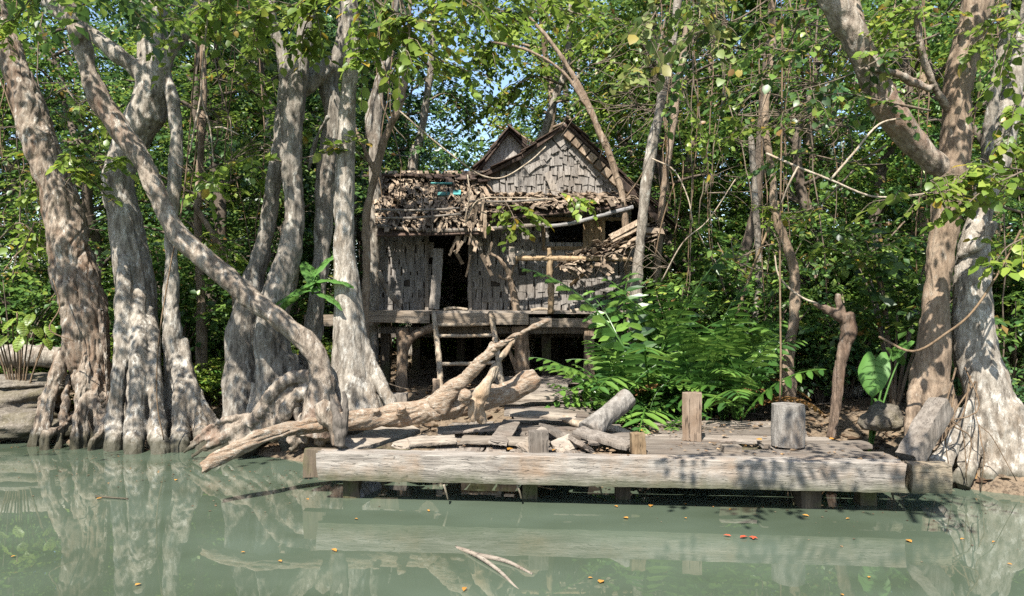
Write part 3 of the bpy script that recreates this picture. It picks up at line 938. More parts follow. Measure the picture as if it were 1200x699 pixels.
# tangle of thin hanging roots at its foot
g = Geo()
for k in range(8):
    x = rs.uniform(1104, 1150)
    y0 = rs.uniform(430, 510)
    x1 = x + rs.uniform(-30, 30)
    x1 = x + rs.uniform(-60, 60)
    tube(g, [P(x, y0, 8.5), P(x + rs.uniform(-30, 30), y0 * .6 + 225, 8.15), P((x + x1) / 2 + rs.uniform(-40, 40), (y0 + 560) / 2 + 10, 8.1), P(x1, rs.uniform(555, 594), 8.1)], .008 * rs.uniform(.5, 1.5), .005, 5, 5)
part('root_tangle', g, M['vine'], tH, True)

# --- dead broken trunk
g = Geo()
limb(g, [(974, 514, 9.4, 13), (980, 470, 9.4, 12), (984, 435, 9.4, 12), (990, 405, 9.4, 13), (995, 388, 9.4, 18), (992, 368, 9.4, 17)], 12)
limb(g, [(998, 380, 9.4, 10), (976, 366, 9.35, 11), (954, 356, 9.3, 6)], 10)
limb(g, [(986, 370, 9.4, 12), (983, 352, 9.38, 10), (982, 345, 9.38, 7)], 10)
b = P(974, 512, 9.4)
tag(link('dead_tree', fuse('dead_tree', g, .013, b, .022, 1), M['bark_dead'], None, b), 'short broken dead trunk with a snapped knob on top, right of the round stump', 'dead tree')
# ------------------------------------------------------------------ the hut
YF, YP, YR = 13.5, 12.7, 17.0      # front wall, porch edge, back wall
bHut = np.array([P(600, 0, YF)[0] - .1, YF + 1.2, gz(0, YF + 1)])
hut = thing('wooden_hut', 'derelict wooden hut with grey shingle walls and ragged roof, raised on posts', 'hut', bHut)
rs = np.random.RandomState(21)


def shingles(g, o, u, v, nrm, W, Hh, sw, sh, test=None, miss=.02, jit=.1, rag=.0, curl=.0, th=.012, swvar=.35, spread=.0, up=.026):
    """rows of overlapping shingles from the bottom up over the rectangle o + u*W, v*Hh"""
    o, u, v, nrm = [np.asarray(q, float) for q in (o, u, v, nrm)]
    rows = int(Hh / sh) + 1
    for r in range(rows):
        t = r * sh
        s = -rs.uniform(0, sw)
        while s < W:
            w = sw * rs.uniform(1 - swvar, 1 + swvar)
            cs, ct = s + w / 2, t + sh * .5
            s0 = s
            s += w + .004
            if rs.uniform() < miss or s0 + w < 0 or s0 > W:
                continue
            if test is not None and not test(cs, ct):
                continue
            L = sh * 1.45 * rs.uniform(1 - jit, 1 + jit) * (1 + rag * rs.uniform(0, 1))
            lift = up + curl * rs.uniform(0, 1) ** 2
            rot = rs.normal(0, .02 + spread)
            cu, cv = math.cos(rot), math.sin(rot)
            uu, vv = u * cu + v * cv, v * cu - u * cv
            top = o + u * (s0 + w / 2) + v * min(t + sh * 1.3, Hh + .1)
            b0 = top - vv * L
            wv = w * .5 * rs.uniform(.9, 1)
            wb = wv * rs.uniform(.75, 1)
            cut = rs.normal(0, .012 + .06 * rag, 2)
            n0 = nrm * .003
            pts = [top - uu * wv + n0, top + uu * wv + n0, b0 + uu * wb + nrm * lift + vv * cut[0], b0 - uu * wb + nrm * (lift + curl * rs.uniform(-.4, .4)) + vv * cut[1]]
            pts = np.array(pts)
            q = np.vstack([pts, pts + nrm * th])
            g.add(q, [[3, 2, 1, 0], [4, 5, 6, 7], [0, 1, 5, 4], [1, 2, 6, 5], [2, 3, 7, 6], [3, 0, 4, 7]])


def wallquad(g, px0, py0, px1, py1, Y, th=.05):
    a, b = P(px0, py1, Y), P(px1, py0, Y)
    c = (a + b) / 2
    box(g, c + [0, th / 2, 0], b[0] - a[0], th, b[2] - a[2])


X_ = lambda px, Y=YF: P(px, 0, Y)[0]
Z_ = lambda py, Y=YF: P(0, py, Y)[2]
zfloor = Z_(362, YP)
# front wall: left panel, right panel round the window (boards behind, shingles in front)
g, gs = Geo(), Geo()
for (a, b, c, d) in [(441, 268, 500, 365), (553, 240, 637, 365), (637, 292, 738, 365), (637, 240, 738, 256), (500, 255, 553, 271)]:
    wallquad(g, a, b, c, d, YF)
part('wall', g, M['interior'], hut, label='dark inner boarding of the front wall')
for k, (a, b, c, d) in enumerate([(443, 270, 500, 366), (553, 240, 638, 366), (638, 291, 736, 366), (638, 240, 738, 257)]):
    p0, p1 = P(a, d, YF), P(c, b, YF)
    gs = Geo()
    shingles(gs, p0 - [0, .004, 0], (1, 0, 0), (0, 0, 1), (0, -1, 0), p1[0] - p0[0], p1[2] - p0[2], .13, .195, miss=.012, jit=.16, curl=.014, spread=.02, up=.013)
    part('shingle_panel', gs, M['shingle'], hut)
# side, back walls, floor, all real so the inside is dark
g = Geo()
zt = Z_(205)
for x in (X_(441), X_(738)):
    for k in range(18):
        y = YF + .08 + (YR - YF - .1) * (k + .5) / 18
        box(g, (x, y, (zfloor + zt) / 2 - .2), .03, (YR - YF) / 18 - .006, zt - zfloor - .4)
for k in range(24):
    x = X_(441) + (X_(738) - X_(441)) * (k + .5) / 24
    box(g, (x, YR, (zfloor + zt) / 2), .19, .03, zt - zfloor)
part('side_boarding', g, M['greywood'], hut)
g = Geo()
for k in range(26):
    y = YP + (YR - YP) * (k + .5) / 26
    box(g, (X_(592), y, zfloor - .06), X_(742) - X_(436), (YR - YP) / 26 - .008, .05)
part('floor_boarding', g, M['plank'], hut)
# porch fascia beams
g = Geo()
for (a, b, pa, pb, y, th) in [(356, 438, 376, 375, YP, .19), (432, 504, 371, 372, YP - .03, .2), (506, 620, 374, 374, YP - .02, .19), (620, 698, 378, 379, YP - .03, .15)]:
    p, q = P(a, pa, y), P(b, pb, y)
    rough_box(g, p, q, .07, th, (0, 0, 1), .006, 16, 4, .03, a)
part('fascia_beam', g, M['fascia'], hut)
g = Geo()
for (a, b, py, y, th) in [(440, 745, 387, 13.2, .12), (440, 745, 392, 15.2, .12), (440, 745, 392, 16.8, .12)]:
    rough_box(g, P(a, py, y), P(b, py, y), .1, th, (0, 0, 1), .006, 12, 4, .02, b)
for xx in (450, 540, 640, 730):
    rough_box(g, [X_(xx), YP + .05, zfloor - .2], [X_(xx), YR, zfloor - .2], .09, .13, (0, 0, 1), .006, 12, 4, .02, xx)
part('floor_beam', g, M['greywood'], hut)
# posts under the floor: the front left one is a forked natural trunk
gp = Geo()
limb(gp, [(471, 474, 12.85, 19), (470, 440, 12.85, 15), (472, 410, 12.85, 16), (472, 384, 12.85, 17)], 10)
limb(gp, [(472, 415, 12.85, 10), (482, 396, 12.83, 11), (500, 386, 12.8, 11), (515, 382, 12.8, 11)], 10)
link('post', fuse('post', gp, .014, bHut, .016, 1), M['bark_brown'], hut)['label'] = 'forked natural trunk post'
gp = Geo()
limb(gp, [(614, 470, 12.9, 22), (612, 430, 12.9, 19), (611, 400, 12.9, 20), (609, 382, 12.9, 22)], 10)
limb(gp, [(606, 440, 12.9, 5), (598, 415, 12.85, 5), (590, 400, 12.8, 3)], 8)
link('post', fuse('post', gp, .014, bHut, .012, 1), M['bark_brown'], hut)
for (px, y, w) in [(452, 13.4, .16), (540, 15.2, .15), (488, 15.4, .16), (640, 13.6, .16), (690, 13.0, .17), (735, 13.5, .16), (610, 15.5, .15), (455, 16.8, .16), (560, 16.8, .16), (650, 16.8, .16), (730, 16.8, .16)]:
    gp = Geo()
    x = X_(px, y)
    rough_box(gp, [x, y, gz(x, y) - .1], [x, y, zfloor - .14], w, w, (0, 1, 0), .01, 12, 4, .01, px)
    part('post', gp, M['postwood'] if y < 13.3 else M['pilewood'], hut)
# door opening with jambs, window frame and shutter
g = Geo()
for a, b in [((500.5, 365), (500.5, 268)), ((551, 365), (551, 268))]:
    rough_box(g, P(*a, YF - .05), P(*b, YF - .05), .06, .09, (0, 1, 0), .004, 10, 3, .01, a[0])
rough_box(g, P(498, 271, YF - .06), P(554, 271, YF - .06), .05, .09, (0, 0, 1), .004, 8, 3, .02, 5)
part('door_frame', g, M['greywood'], hut)
g = Geo()
rough_box(g, P(637, 293, YF - .045), P(637, 252, YF - .045), .05, .06, (0, 1, 0), .003, 8, 3, .01, 1)
rough_box(g, P(635, 291, YF - .055), P(737, 291, YF - .055), .05, .06, (0, 0, 1), .003, 8, 3, .02, 2)
rough_box(g, P(635, 257, YF - .055), P(737, 257, YF - .055), .05, .06, (0, 0, 1), .003, 8, 3, .02, 3)
part('window_frame', g, M['yellowwood'], hut)
g = Geo()
a, b = P(684, 291, YF - .07), P(708, 255, YF - .07)
cx, cz = (a[0] + b[0]) / 2, (a[2] + b[2]) / 2
for dx in (-.145, -.05, .05, .145):
    box(g, (cx + dx, YF - .05, cz), .09, .025, .55)
for s in (-1, 1):
    box(g, (cx + s * .165, YF - .085, cz), .055, .03, .55)
    box(g, (cx, YF - .088, cz + s * .25), .39, .03, .06)
part('shutter', g, M['yellowwood'], hut)

# gable wall
AX, AZ = X_(664), Z_(150)                # apex
LX, LZ = X_(575), Z_(205)                # where the left slope runs out
RX, RZ = X_(748), Z_(228)
g = Geo()
pts2 = [(LX, Z_(236)), (RX + .05, Z_(236)), (RX, RZ), (AX, AZ), (X_(612), Z_(185)), (LX, LZ)]
v = [[x, YF + .02, z] for x, z in pts2] + [[x, YF + .06, z] for x, z in pts2]
n = len(pts2)
g.add(v, [list(range(n)), list(range(n, 2 * n))[::-1]] + [[i, i + n, (i + 1) % n + n, (i + 1) % n] for i in range(n)])
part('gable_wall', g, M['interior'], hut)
lx = [LX, X_(600), X_(612), X_(640), AX, RX]
lz = [LZ, Z_(194), Z_(186), Z_(166), AZ, RZ]
o = np.array([LX - .05, YF + .012, Z_(238)])
g = Geo()
shingles(g, o, (1, 0, 0), (0, 0, 1), (0, -1, 0), RX - LX + .1, AZ - o[2], .105, .17, lambda s, t: o[2] + t + .12 < np.interp(o[0] + s, lx, lz) and o[0] + s < RX, miss=.01, jit=.14, curl=.02, spread=.02)
# raking courses along the two slopes
for (x0, z0, x1, z1, sg) in [(X_(612), Z_(186), AX, AZ, 1), (AX, AZ, RX, RZ, -1)]:
    L = math.hypot(x1 - x0, z1 - z0)
    u = np.array([(x1 - x0) / L, 0, (z1 - z0) / L])
    vv = np.array([-u[2], 0, u[0]])
    shingles(g, np.array([x0, YF - .01, z0]) - vv * .26, u, vv, (0, -1, 0), L, .2, .14, .2, None, miss=.03, jit=.14, curl=.02)
part('gable_shingles', g, M['shingle'], hut)


# roof planes: boards beneath, shingles on top, both slopes of the gable, running back
def roofplane(x0, z0, x1, z1, y0, y1, name='roof', sw=.16, sh=.26, rag=.3):
    """eave (x0,z0) up to ridge (x1,z1), from y0 back to y1"""
    L = math.hypot(x1 - x0, z1 - z0)
    v = np.array([(x1 - x0) / L, 0, (z1 - z0) / L])
    nrm = np.array([-v[2], 0, v[0]])
    if nrm[2] < 0:
        nrm = -nrm
    gb = Geo()
    R = np.array([v, [0, 1, 0], nrm]).T
    box(gb, np.array([(x0 + x1) / 2, (y0 + y1) / 2, (z0 + z1) / 2]) + nrm * .03, L, y1 - y0, .04, R)
    r = part(name, gb, M['roofshingle'], hut)
    gs = Geo()
    shingles(gs, np.array([x0, y0 - .04, z0]) + nrm * .055, (0, 1, 0), v, nrm, y1 - y0 + .08, L, sw, sh, None, miss=.05, jit=.2, rag=rag, curl=.05)
    c = link('roof_shingles', gs.mesh('roof_shingles', off=bHut), M['roofshingle'], r)
    return r


roofplane(X_(780), Z_(264), AX, AZ - .01, YF - .16, YR, sw=.15)
roofplane(X_(612), Z_(186), AX, AZ - .01, YF - .07, YR, sw=.15)
roofplane(X_(566), Z_(210), X_(612) , Z_(186), YF - .07, YR, sw=.15)
# verge: shingle ends seen under the right slope, barge boards
g = Geo()
for k in range(13):
    t = (k + .5) / 13
    x, z = AX + (X_(778) - AX) * t, AZ + (Z_(262) - AZ) * t
    box(g, (x - .03, YF - .10, z - .1), .15, .14, .13, np.array(Matrix.Rotation(math.radians(42), 3, 'Y')))
part('verge_block', g, M['thatch'], hut)
g = Geo()
for (a, b) in [((664, 146), (778, 262)), ((664, 146), (612, 184)), ((612, 184), (566, 207))]:
    rough_box(g, P(*a, YF - .12), P(*b, YF - .12), .04, .055, (0, 0, 1), .01, 14, 3, .03, a[0] + b[0])
rough_box(g, P(724, 210, YF - .3), P(776, 262, YF - .3), .04, .1, (0, 0, 1), .006, 10, 3, .03, 8)
part('barge_board', g, M['roofshingle'], hut)
# small plank resting on the gable
g = Geo()
rough_box(g, P(641, 202, YF - .12), P(653, 232, YF - .2), .12, .03, (0, -1, 0), .004, 8, 3, .02, 9)
part('loose_board', g, M['greywood'], hut)

# little dormer behind
g = Geo()
YD = 15.2
dz = lambda py: Z_(py, YD)
dx = lambda px: X_(px, YD)
ap, l, r_ = (dx(597), dz(156)), (dx(566), dz(196)), (dx(630), dz(192))
v = [[l[0], YD, l[1] - .4], [r_[0], YD, r_[1] - .4], [r_[0], YD, r_[1]], [ap[0], YD, ap[1]], [l[0], YD, l[1]]]
v2 = [[x, y + 1.8, z] for x, y, z in v]
g.add(v + v2, [[0, 1, 2, 3, 4], [9, 8, 7, 6, 5], [0, 5, 6, 1], [1, 6, 7, 2], [4, 9, 5, 0]])
d = part('dormer', g, M['shingle'], hut)
g = Geo()
for (a, b) in [(l, ap), (r_, ap)]:
    L = math.hypot(b[0] - a[0], b[1] - a[1]) + .16
    vv = np.array([(b[0] - a[0]), 0, (b[1] - a[1])])
    vv /= np.linalg.norm(vv)
    nrm = np.array([-vv[2], 0, vv[0]])
    nrm = nrm if nrm[2] > 0 else -nrm
    shingles(g, np.array([a[0], YD - .2, a[1]]) - vv * .14 + nrm * .03, (0, 1, 0), vv, nrm, 2.0, L, .16, .2, None, jit=.2, rag=.3, curl=.05, th=.03, miss=0)
    box(g, np.array([(a[0] + b[0]) / 2, YD + .8, (a[1] + b[1]) / 2]) + nrm * .01, L, 2.0, .03, np.array([vv, [0, 1, 0], nrm]).T)
link('dormer_roof', g.mesh('dormer_roof', off=bHut), M['roofshingle'], d)

# low roof along the front: purlins with ragged hanging shingles
def ragged(px0, px1, pyt, pyb, Yt, Yb, name, n_holes=.12, sw=.1, sh=.2, rag=1.0, curl=.12, miss=.15, spread=.18, wav=.5, mat='thatch', boards=True, und=.0):
    """sloping lean-to surface; pyt/pyb are functions of px"""
    p0t, p1t = P(px0, pyt(px0), Yt), P(px1, pyt(px1), Yt)
    p0b = P(px0, pyb(px0), Yb)
    p1b = P(px1, pyb(px1), Yb)
    g = Geo()
    rows = max(2, int(np.linalg.norm(p0t - p0b) / sh) + 1)
    for r in range(rows + 1):
        t = r / rows
        a, b = p0b + (p0t - p0b) * t, p1b + (p1t - p1b) * t
        u = b - a
        W = np.linalg.norm(u)
        u /= W
        v = p0t - p0b
        v = v / np.linalg.norm(v)
        nrm = np.cross(u, v)
        nrm /= np.linalg.norm(nrm)
        if nrm[1] > 0:
            nrm = -nrm
        shingles(g, a - v * sh * rs.uniform(0, .3) + nrm * .02, u, v, nrm, W, sh * .5, sw, sh, lambda s, tt: vnoise(np.array([[s * 2.1, r * 1.7, px0 * .1]]))[0] > -.95 + wav * (.5 if t < .2 else .3), miss=miss, jit=.3, rag=rag, curl=curl, spread=spread, th=.009, swvar=.6)
    rf = part(name, g, M[mat], hut)
    if boards:
        gb = Geo()
        nb = max(3, int(np.linalg.norm(p0t - p0b) / .22))
        for k in range(nb + 1):
            t = k / nb
            a, b = p0b + (p0t - p0b) * t, p1b + (p1t - p1b) * t
            if rs.uniform() < .1:
                continue
            rough_box(gb, a + [0, .03, -.04], b + [0, .03, -.04], .19, .025, np.cross(b - a, p0t - p0b), .006, 16, 3, .06, k + px0)
        o = link('roof_boards', gb.mesh('roof_boards', off=bHut), M['roofshingle'], rf)
    return rf


ragged(440, 572, lambda x: 207, lambda x: 270 - (x - 440) * .02, YF + .25, YP - .1, 'lean_to_roof', sw=.06, sh=.14, miss=.2, curl=.10, spread=.13, rag=.9)
ragged(560, 742, lambda x: 230, lambda x: 254 - max(0, x - 640) * .17, YF - .05, YP + .05, 'lean_to_roof', sw=.075, sh=.10, miss=.16, curl=.08, spread=.22, rag=.6)
# back slope of the low left roof and its top board
g = Geo()
c0 = np.array([(X_(436) + X_(572)) / 2, YF + 1.9, Z_(207, YF + .25) - .38])
box(g, c0, X_(572) - X_(436), 3.6, .05, np.array(Matrix.Rotation(-.22, 3, 'X')))
part('rear_roof', g, M['roofshingle'], hut)
g = Geo()
rough_box(g, P(424, 206, YF + .2), P(500, 205, YF + .2), .3, .03, (0, -.2, 1), .008, 14, 3, .05, 3)
rough_box(g, P(486, 206, YF + .16), P(580, 206, YF + .16), .26, .03, (0, -.2, 1), .008, 14, 3, .05, 4)
for k in range(9):
    x = 500 + k * 9 + rs.uniform(-3, 3)
    rough_box(g, P(x, 206 + rs.uniform(-2, 2), YF + .02), P(x + 1, 211 + rs.uniform(-2, 4), YF - .12), .11, .02, (0, -.3, 1), .004, 4, 3, .02, k)
part('ridge_board', g, M['roofshingle'], hut)
# purlins and sagging eave poles
g = Geo()
for (a, b, r) in [((441, 246), (540, 244), .022), ((443, 256), (540, 251), .02), ((443, 265), (520, 270), .035), ((500, 271), (640, 263), .035), ((548, 236), (640, 234), .02)]:
    tube(g, [P(*a, YP - .1), P((a[0] + b[0]) / 2, (a[1] + b[1]) / 2 + 1.5, YP - .12), P(*b, YP - .1)], r, r * .8, 8, 6, .25)
part('eave_pole', g, M['greywood'], hut)
g = Geo()
tube(g, [P(638, 266, YP), P(670, 262, YP - .02), P(700, 254, YP - .02), P(742, 243, YP)], .03, .034, 10, 6, .12)
part('gutter', g, M['gutter'], hut)
g = Geo()
for (a, b, c, d) in [(513, 224, 528, 231), (531, 221, 540, 231), (636, 238, 646, 243), (652, 239, 664, 244), (505, 214, 530, 216)]:
    g = Geo()
    p0, p1 = P(a, d, YF - .28), P(c, b, YF - .28)
    box(g, (p0 + p1) / 2, p1[0] - p0[0], .02, p1[2] - p0[2], np.array(Matrix.Rotation(-.9, 3, 'X')))
    part('teal_sheet', g, M['teal'], hut)

# strips hanging down at the middle of the porch
g = Geo()
for k in range(30):
    x = rs.normal(560, 13)
    y0 = rs.uniform(225, 300)
    L = rs.uniform(10, 34)
    rough_box(g, P(x, y0, YP - .1 + rs.uniform(-.1, .1)), P(x + rs.normal(0, 8), y0 + L, YP - .05 + rs.uniform(-.15, .15)), rs.uniform(.025, .07), .01, (0, -1, rs.normal(0, .3)), .006, 5, 3, .04, k)
part('hanging_strip', g, M['thatch'], hut)
# collapsed awning below the window, its prop and braces
ragged(655, 772, lambda x: 307 - max(0, x - 696) * .60, lambda x: 317 - max(0, x - 700) * .46, YP + .1, YP - .35, 'awning', sw=.075, sh=.08, miss=.08, curl=.07, spread=.25, rag=.7, boards=True)
g = Geo()
for k in range(34):
    x = rs.uniform(655, 720)
    y = 311 + rs.uniform(-4, 6) - max(0, x - 690) * .4
    a_ = rs.uniform(-.6, .5)
    L = rs.uniform(8, 22)
    rough_box(g, P(x, y, YP - .3 + rs.uniform(-.1, .15)), P(x + L * math.cos(a_), y - L * math.sin(a_) + 4, YP - .4 + rs.uniform(-.1, .15)), rs.uniform(.03, .08), .014, (0, -1, .6), .006, 5, 3, .04, k)
for (a, b, w) in [((714, 279), (757, 256), .1), ((716, 283), (760, 262), .08), ((752, 270), (778, 272), .12), ((730, 290), (768, 268), .09)]:
    rough_box(g, P(*a, YP - .25), P(*b, YP - .15), w, .03, (0, -1, .7), .008, 8, 3, .05, a[0])
part('awning_slat', g, M['thatch'], hut)
g = Geo()
tube(g, [P(604, 303, YP - .3), P(640, 303, YP - .32), P(745, 304, YP - .3)], .04, .035, 8, 6, .15)
tube(g, [P(694, 312, YP - .28), P(669, 334, YF - .05)], .035, .03, 8, 4, .15)
part('awning_pole', g, M['yellowwood'], hut)
g = Geo()
limb(g, [(645, 368, YP - .3, 8.5), (646, 340, YP - .3, 8), (644, 320, YP - .3, 8.5), (645, 305, YP - .3, 8), (643, 291, YP - .3, 5)], 9, wob=.25)
part('awning_post', g, M['yellowwood'], hut, True)

# ---------------------------------------------------------------- loose things on the porch
g = Geo()
rough_box(g, P(509, 363, YP + .2), P(514, 291, YP + .45), .17, .04, (0, -1, 0), .01, 14, 3, .05, 6)
solo('leaning_plank', g, M['greywood'], P(509, 363, YP + .2), 'weathered plank leaning inside the dark doorway of the hut', 'plank')
g = Geo()
limb(g, [(605, 368, YP + .1, 9), (603, 350, YP + .1, 10), (598, 330, YP + .05, 9), (595, 318, YP, 8.5), (585, 304, YP - .05, 7), (574, 297, YP - .05, 5)], 10, wob=.25)
limb(g, [(599, 326, YP, 6), (590, 327, YP - .05, 6), (583, 322, YP - .1, 5)], 8, wob=.25)
limb(g, [(598, 322, YP, 6), (606, 305, YP, 5), (615, 297, YP, 4)], 8, wob=.25)
b = P(601, 368, YP + .1)
tag(link('dead_branch', fuse('dead_branch', g, .011, b, .012, 1), M['bark_brown'], None, b), 'crooked forked branch standing upright against the shingle wall right of the doorway', 'branch')
g = Geo()
limb(g, [(443, 318, YP + .1, 8), (450, 333, YP + .1, 10), (459, 347, YP + .1, 10), (470, 360, YP + .1, 8)], 9, wob=.3)
b = P(470, 362, YP + .1)
tag(link('dead_branch', fuse('dead_branch', g, .012, b, .014, 1), M['bark_flaky'], None, b), 'rough stub of branch leaning on the porch left of the doorway', 'branch')
g = Geo()
for k in range(10):
    a_ = rs.uniform(-.1, .55)
    rough_box(g, P(593 + rs.uniform(-4, 8), 306 + rs.uniform(-7, 2), YP - .2 + rs.uniform(-.1, .1)), P(593 + rs.uniform(14, 34), 306 - rs.uniform(0, 13), YP - .2 + rs.uniform(-.1, .1)), .06, .018, (0, -1, .3), .004, 5, 3, .03, k)
solo('broken_slats', g, M['board_pale'], P(600, 306, YP - .2), 'bundle of splintered pale slats caught on the pole in front of the shingle wall', 'broken wood')
g = Geo()
rough_box(g, P(600, 311, YP - .36), P(600, 289, YP - .36), .1, .03, (0, -1, 0), .004, 6, 3, .02, 1)
solo('short_board', g, M['board_pale'], P(600, 311, YP - .36), 'short upright pale board on the crooked branch before the hut wall', 'board')
for k, lab in enumerate(['splinter of wood lying on the porch edge just right of the doorway', 'thin stick lying on the porch floor left of the yellowish awning post', 'broken stick lying on the porch floor below the window awning']):
    g = Geo()
    x = [520, 622, 668][k]
    tube(g, [P(x, 363 + k, YP + .02), P(x + 12, 361 + k, YP + .05), P(x + 28, 363 + k, YP)], .03, .02, 7, 4, .3)
    solo('dead_stick', g, M['deadtwig'], P(x, 363, YP), lab, 'stick')

# ---------------------------------------------------------------- ladder
bL = P(550, 462, 11.7)
ladder = thing('ladder', 'crude wooden pole ladder leaning on the porch edge below the doorway', 'ladder', bL)
for (a, b) in [((517, 462), (508, 365)), ((590, 468), (575, 366))]:
    g = Geo()
    tube(g, [P(*a, 11.75), P((a[0] + b[0]) / 2 + 1, (a[1] + b[1]) / 2, 12.2), P(*b, 12.6)], .05, .042, 9, 7, .2)
    part('stile', g, M['deadtwig'], ladder, True)
for (a, b, y) in [((508, 394), (580, 393), 12.42), ((514, 427), (586, 425), 12.1), ((506, 381), (576, 380), 12.53)]:
    g = Geo()
    tube(g, [P(*a, y), P((a[0] + b[0]) / 2, (a[1] + b[1]) / 2 + .5, y), P(*b, y)], .03, .03, 8, 5, .15)
    part('rung', g, M['deadtwig'], ladder, True)
g = Geo()
rough_box(g, P(457, 467, 11.0), P(478, 467, 11.0), .2, .14, (0, 0, 1), .008, 6, 4, .02, 2)
solo('timber_block', g, M['greywood'], P(467, 472, 11.0), 'low grey squared timber block on the ground left of the ladder foot', 'timber block')
g = Geo()
rough_box(g, P(511, 468, 11.6), P(511, 444, 11.6), .1, .1, (0, 1, 0), .008, 6, 4, .02, 2)
solo('short_post', g, M['postwood'], P(511, 468, 11.6), 'short squared post beside the left foot of the ladder', 'post')

# leaf litter lying on the ragged porch roof
n = 650
px = np.where(rs.uniform(0, 1, n) < .7, rs.uniform(556, 742, n), rs.uniform(446, 560, n))
t = rs.uniform(0, 1, n)
pos = []
for a, q in zip(px, t):
    if a > 556:
        p0, p1 = P(a, 230, YF - .05), P(a, 256 - max(0, a - 640) * .18, YP + .05)
    else:
        p0, p1 = P(a, 209, YF + .2), P(a, 262, YP - .05)
    pos.append(p0 + (p1 - p0) * q + [0, -.03, .05])
a = rs.uniform(0, 6.28, n)
me = leaves_mesh('roof_litter', np.array(pos), np.stack([np.cos(a), np.sin(a), rs.normal(-.2, .3, n)], 1), np.stack([rs.normal(0, .4, n), rs.normal(-.4, .4, n), np.ones(n)], 1), rs.uniform(.05, .13, n), .4, True)
tag(link('roof_litter', me, M['leaf_dead']), 'dead leaves lying on the ragged front roof of the hut', 'leaf litter', kind='stuff')
# ------------------------------------------------------------------ landing stage
rs = np.random.RandomState(5)
bDk = np.array([.8, 8.2, 0])
dock = thing('landing_stage', 'broken plank landing stage with one long pale front beam over the water', 'dock', bDk)
A0, B0 = np.array([-1.98, 7.86, .35]), np.array([3.76, 7.34, .35])
du = (B0 - A0) / np.linalg.norm(B0 - A0)
dn = np.array([-du[1], du[0], 0])              # inland
g = Geo()
rough_box(g, A0, B0, .24, .28, (0, 0, 1), .0055, 110, 10, .09, 1)
part('front_beam', g, M['beam'], dock)
g = Geo()
rough_box(g, B0 + du * .015 + dn * .02 + [0, 0, -.01], B0 + du * .4 + dn * .02 + [0, 0, -.01], .22, .27, (0, 0, 1), .006, 8, 5, .02, 2)
part('beam_end', g, M['endwood'], dock, label='browner squared block butted on the right end of the beam')
g = Geo()
rough_box(g, A0 - du * .22 + dn * .2 + [0, 0, -.03], A0 + du * .9 + dn * .2 + [0, 0, -.03], .12, .3, (0, 0, 1), .008, 10, 5, .03, 3)  # shadowed end of the beam, its shade put into the dark wood colour
part('back_beam', g, M['pilewood'], dock, label='mossy stub of timber behind the left beam end, darkened for the shade there')
def at(s, d, z):
    return A0 + du * s + dn * d + np.array([0, 0, z - .35])


for k, (s, d, w) in enumerate([(.32, .12, .17), (2.15, .25, .16), (3.1, .3, .15), (4.9, .16, .2), (5.5, .3, .16), (1.2, 1.2, .16), (3.2, 1.5, .17), (5.2, 1.6, .17), (2.2, 2.4, .16)]):
    g = Geo()
    p = at(s, d, 0)
    top = .21 if d < .4 else .38
    rough_box(g, [p[0], p[1], -.8], [p[0], p[1], top], w, w, (0, 1, 0), .012, 10, 4, .01, k)
    part('pile', g, M['pilewood'], dock)
# joists
for k, (s0, d0, s1, d1) in enumerate([(.2, 1.25, 5.6, 1.2), (1.0, 2.2, 5.2, 2.1)]):
    g = Geo()
    rough_box(g, at(s0, d0, .36), at(s1, d1, .36), .12, .14, (0, 0, 1), .008, 16, 4, .03, k)
    part('joist', g, M['pilewood'], dock)
def plank(p0, p1, w, t, k, mat='plank', up=(0, 0, 1), rough=.006):
    g = Geo()
    rough_box(g, p0, p1, w, t, up, rough, 14, 4, .035, k)
    return part('plank', g, M[mat], dock)


# left bay: short boards running inland
x = 1.15
k = 0
while x < 2.75:
    w = rs.uniform(.24, .34)
    L = rs.uniform(.8, .95)
    plank(at(x + w / 2 - .05, .16, .44 + rs.uniform(-.03, .02)), at(x + w / 2 + rs.uniform(-.08, .05), .14 + L, .455 + rs.uniform(-.03, .02)), w - .03, .045, 100 + k, 'plank_y')
    x += w
    k += 1
x = 1.0
while x < 2.1:
    w = rs.uniform(.24, .36)
    plank(at(x + w / 2, 1.14, .46), at(x + w / 2 + .04, 1.95, .465 + rs.uniform(-.02, .02)), w - .03, .045, 130 + k, 'plank_y')
    x += w
    k += 1
# walkway of cross boards going back to the ladder
y = 1.02
z = .475
for k in range(13):
    w = rs.uniform(.26, .38)
    s0 = 2.0 - .06 * k + rs.uniform(-.12, .08)
    s1 = 3.05 - .03 * k + rs.uniform(-.3, .25)
    plank(at(s0, y + w / 2, z + rs.uniform(-.02, .02)), at(s1, y + w / 2 + rs.uniform(-.08, .1), z + rs.uniform(-.025, .04)), w - .025, .05, 200 + k)
    y += w
    z += .018
# right bay: long boards along the beam
y = .15
for k in range(7):
    w = rs.uniform(.26, .36)
    s0 = 3.15 + rs.uniform(-.1, .25) + (.25 if k > 3 else 0)
    s1 = 5.75 + rs.uniform(-.2, .1) - max(0, k - 2) * .16
    zz = .455 + rs.uniform(-.012, .012)
    if k in (1, 2):
        plank(at(s0, y + w / 2, zz), at(4.12 + .05 * k, y + w / 2, zz), w - .012, .045, 300 + k)
        plank(at(4.72 - .05 * k, y + w / 2 + .02, zz), at(s1, y + w / 2 + .02, zz + .01), w - .012, .045, 320 + k)
    else:
        plank(at(s0, y + w / 2, zz), at(s1, y + w / 2 + rs.uniform(-.04, .04), zz), w - .012, .045, 300 + k)
    y += w
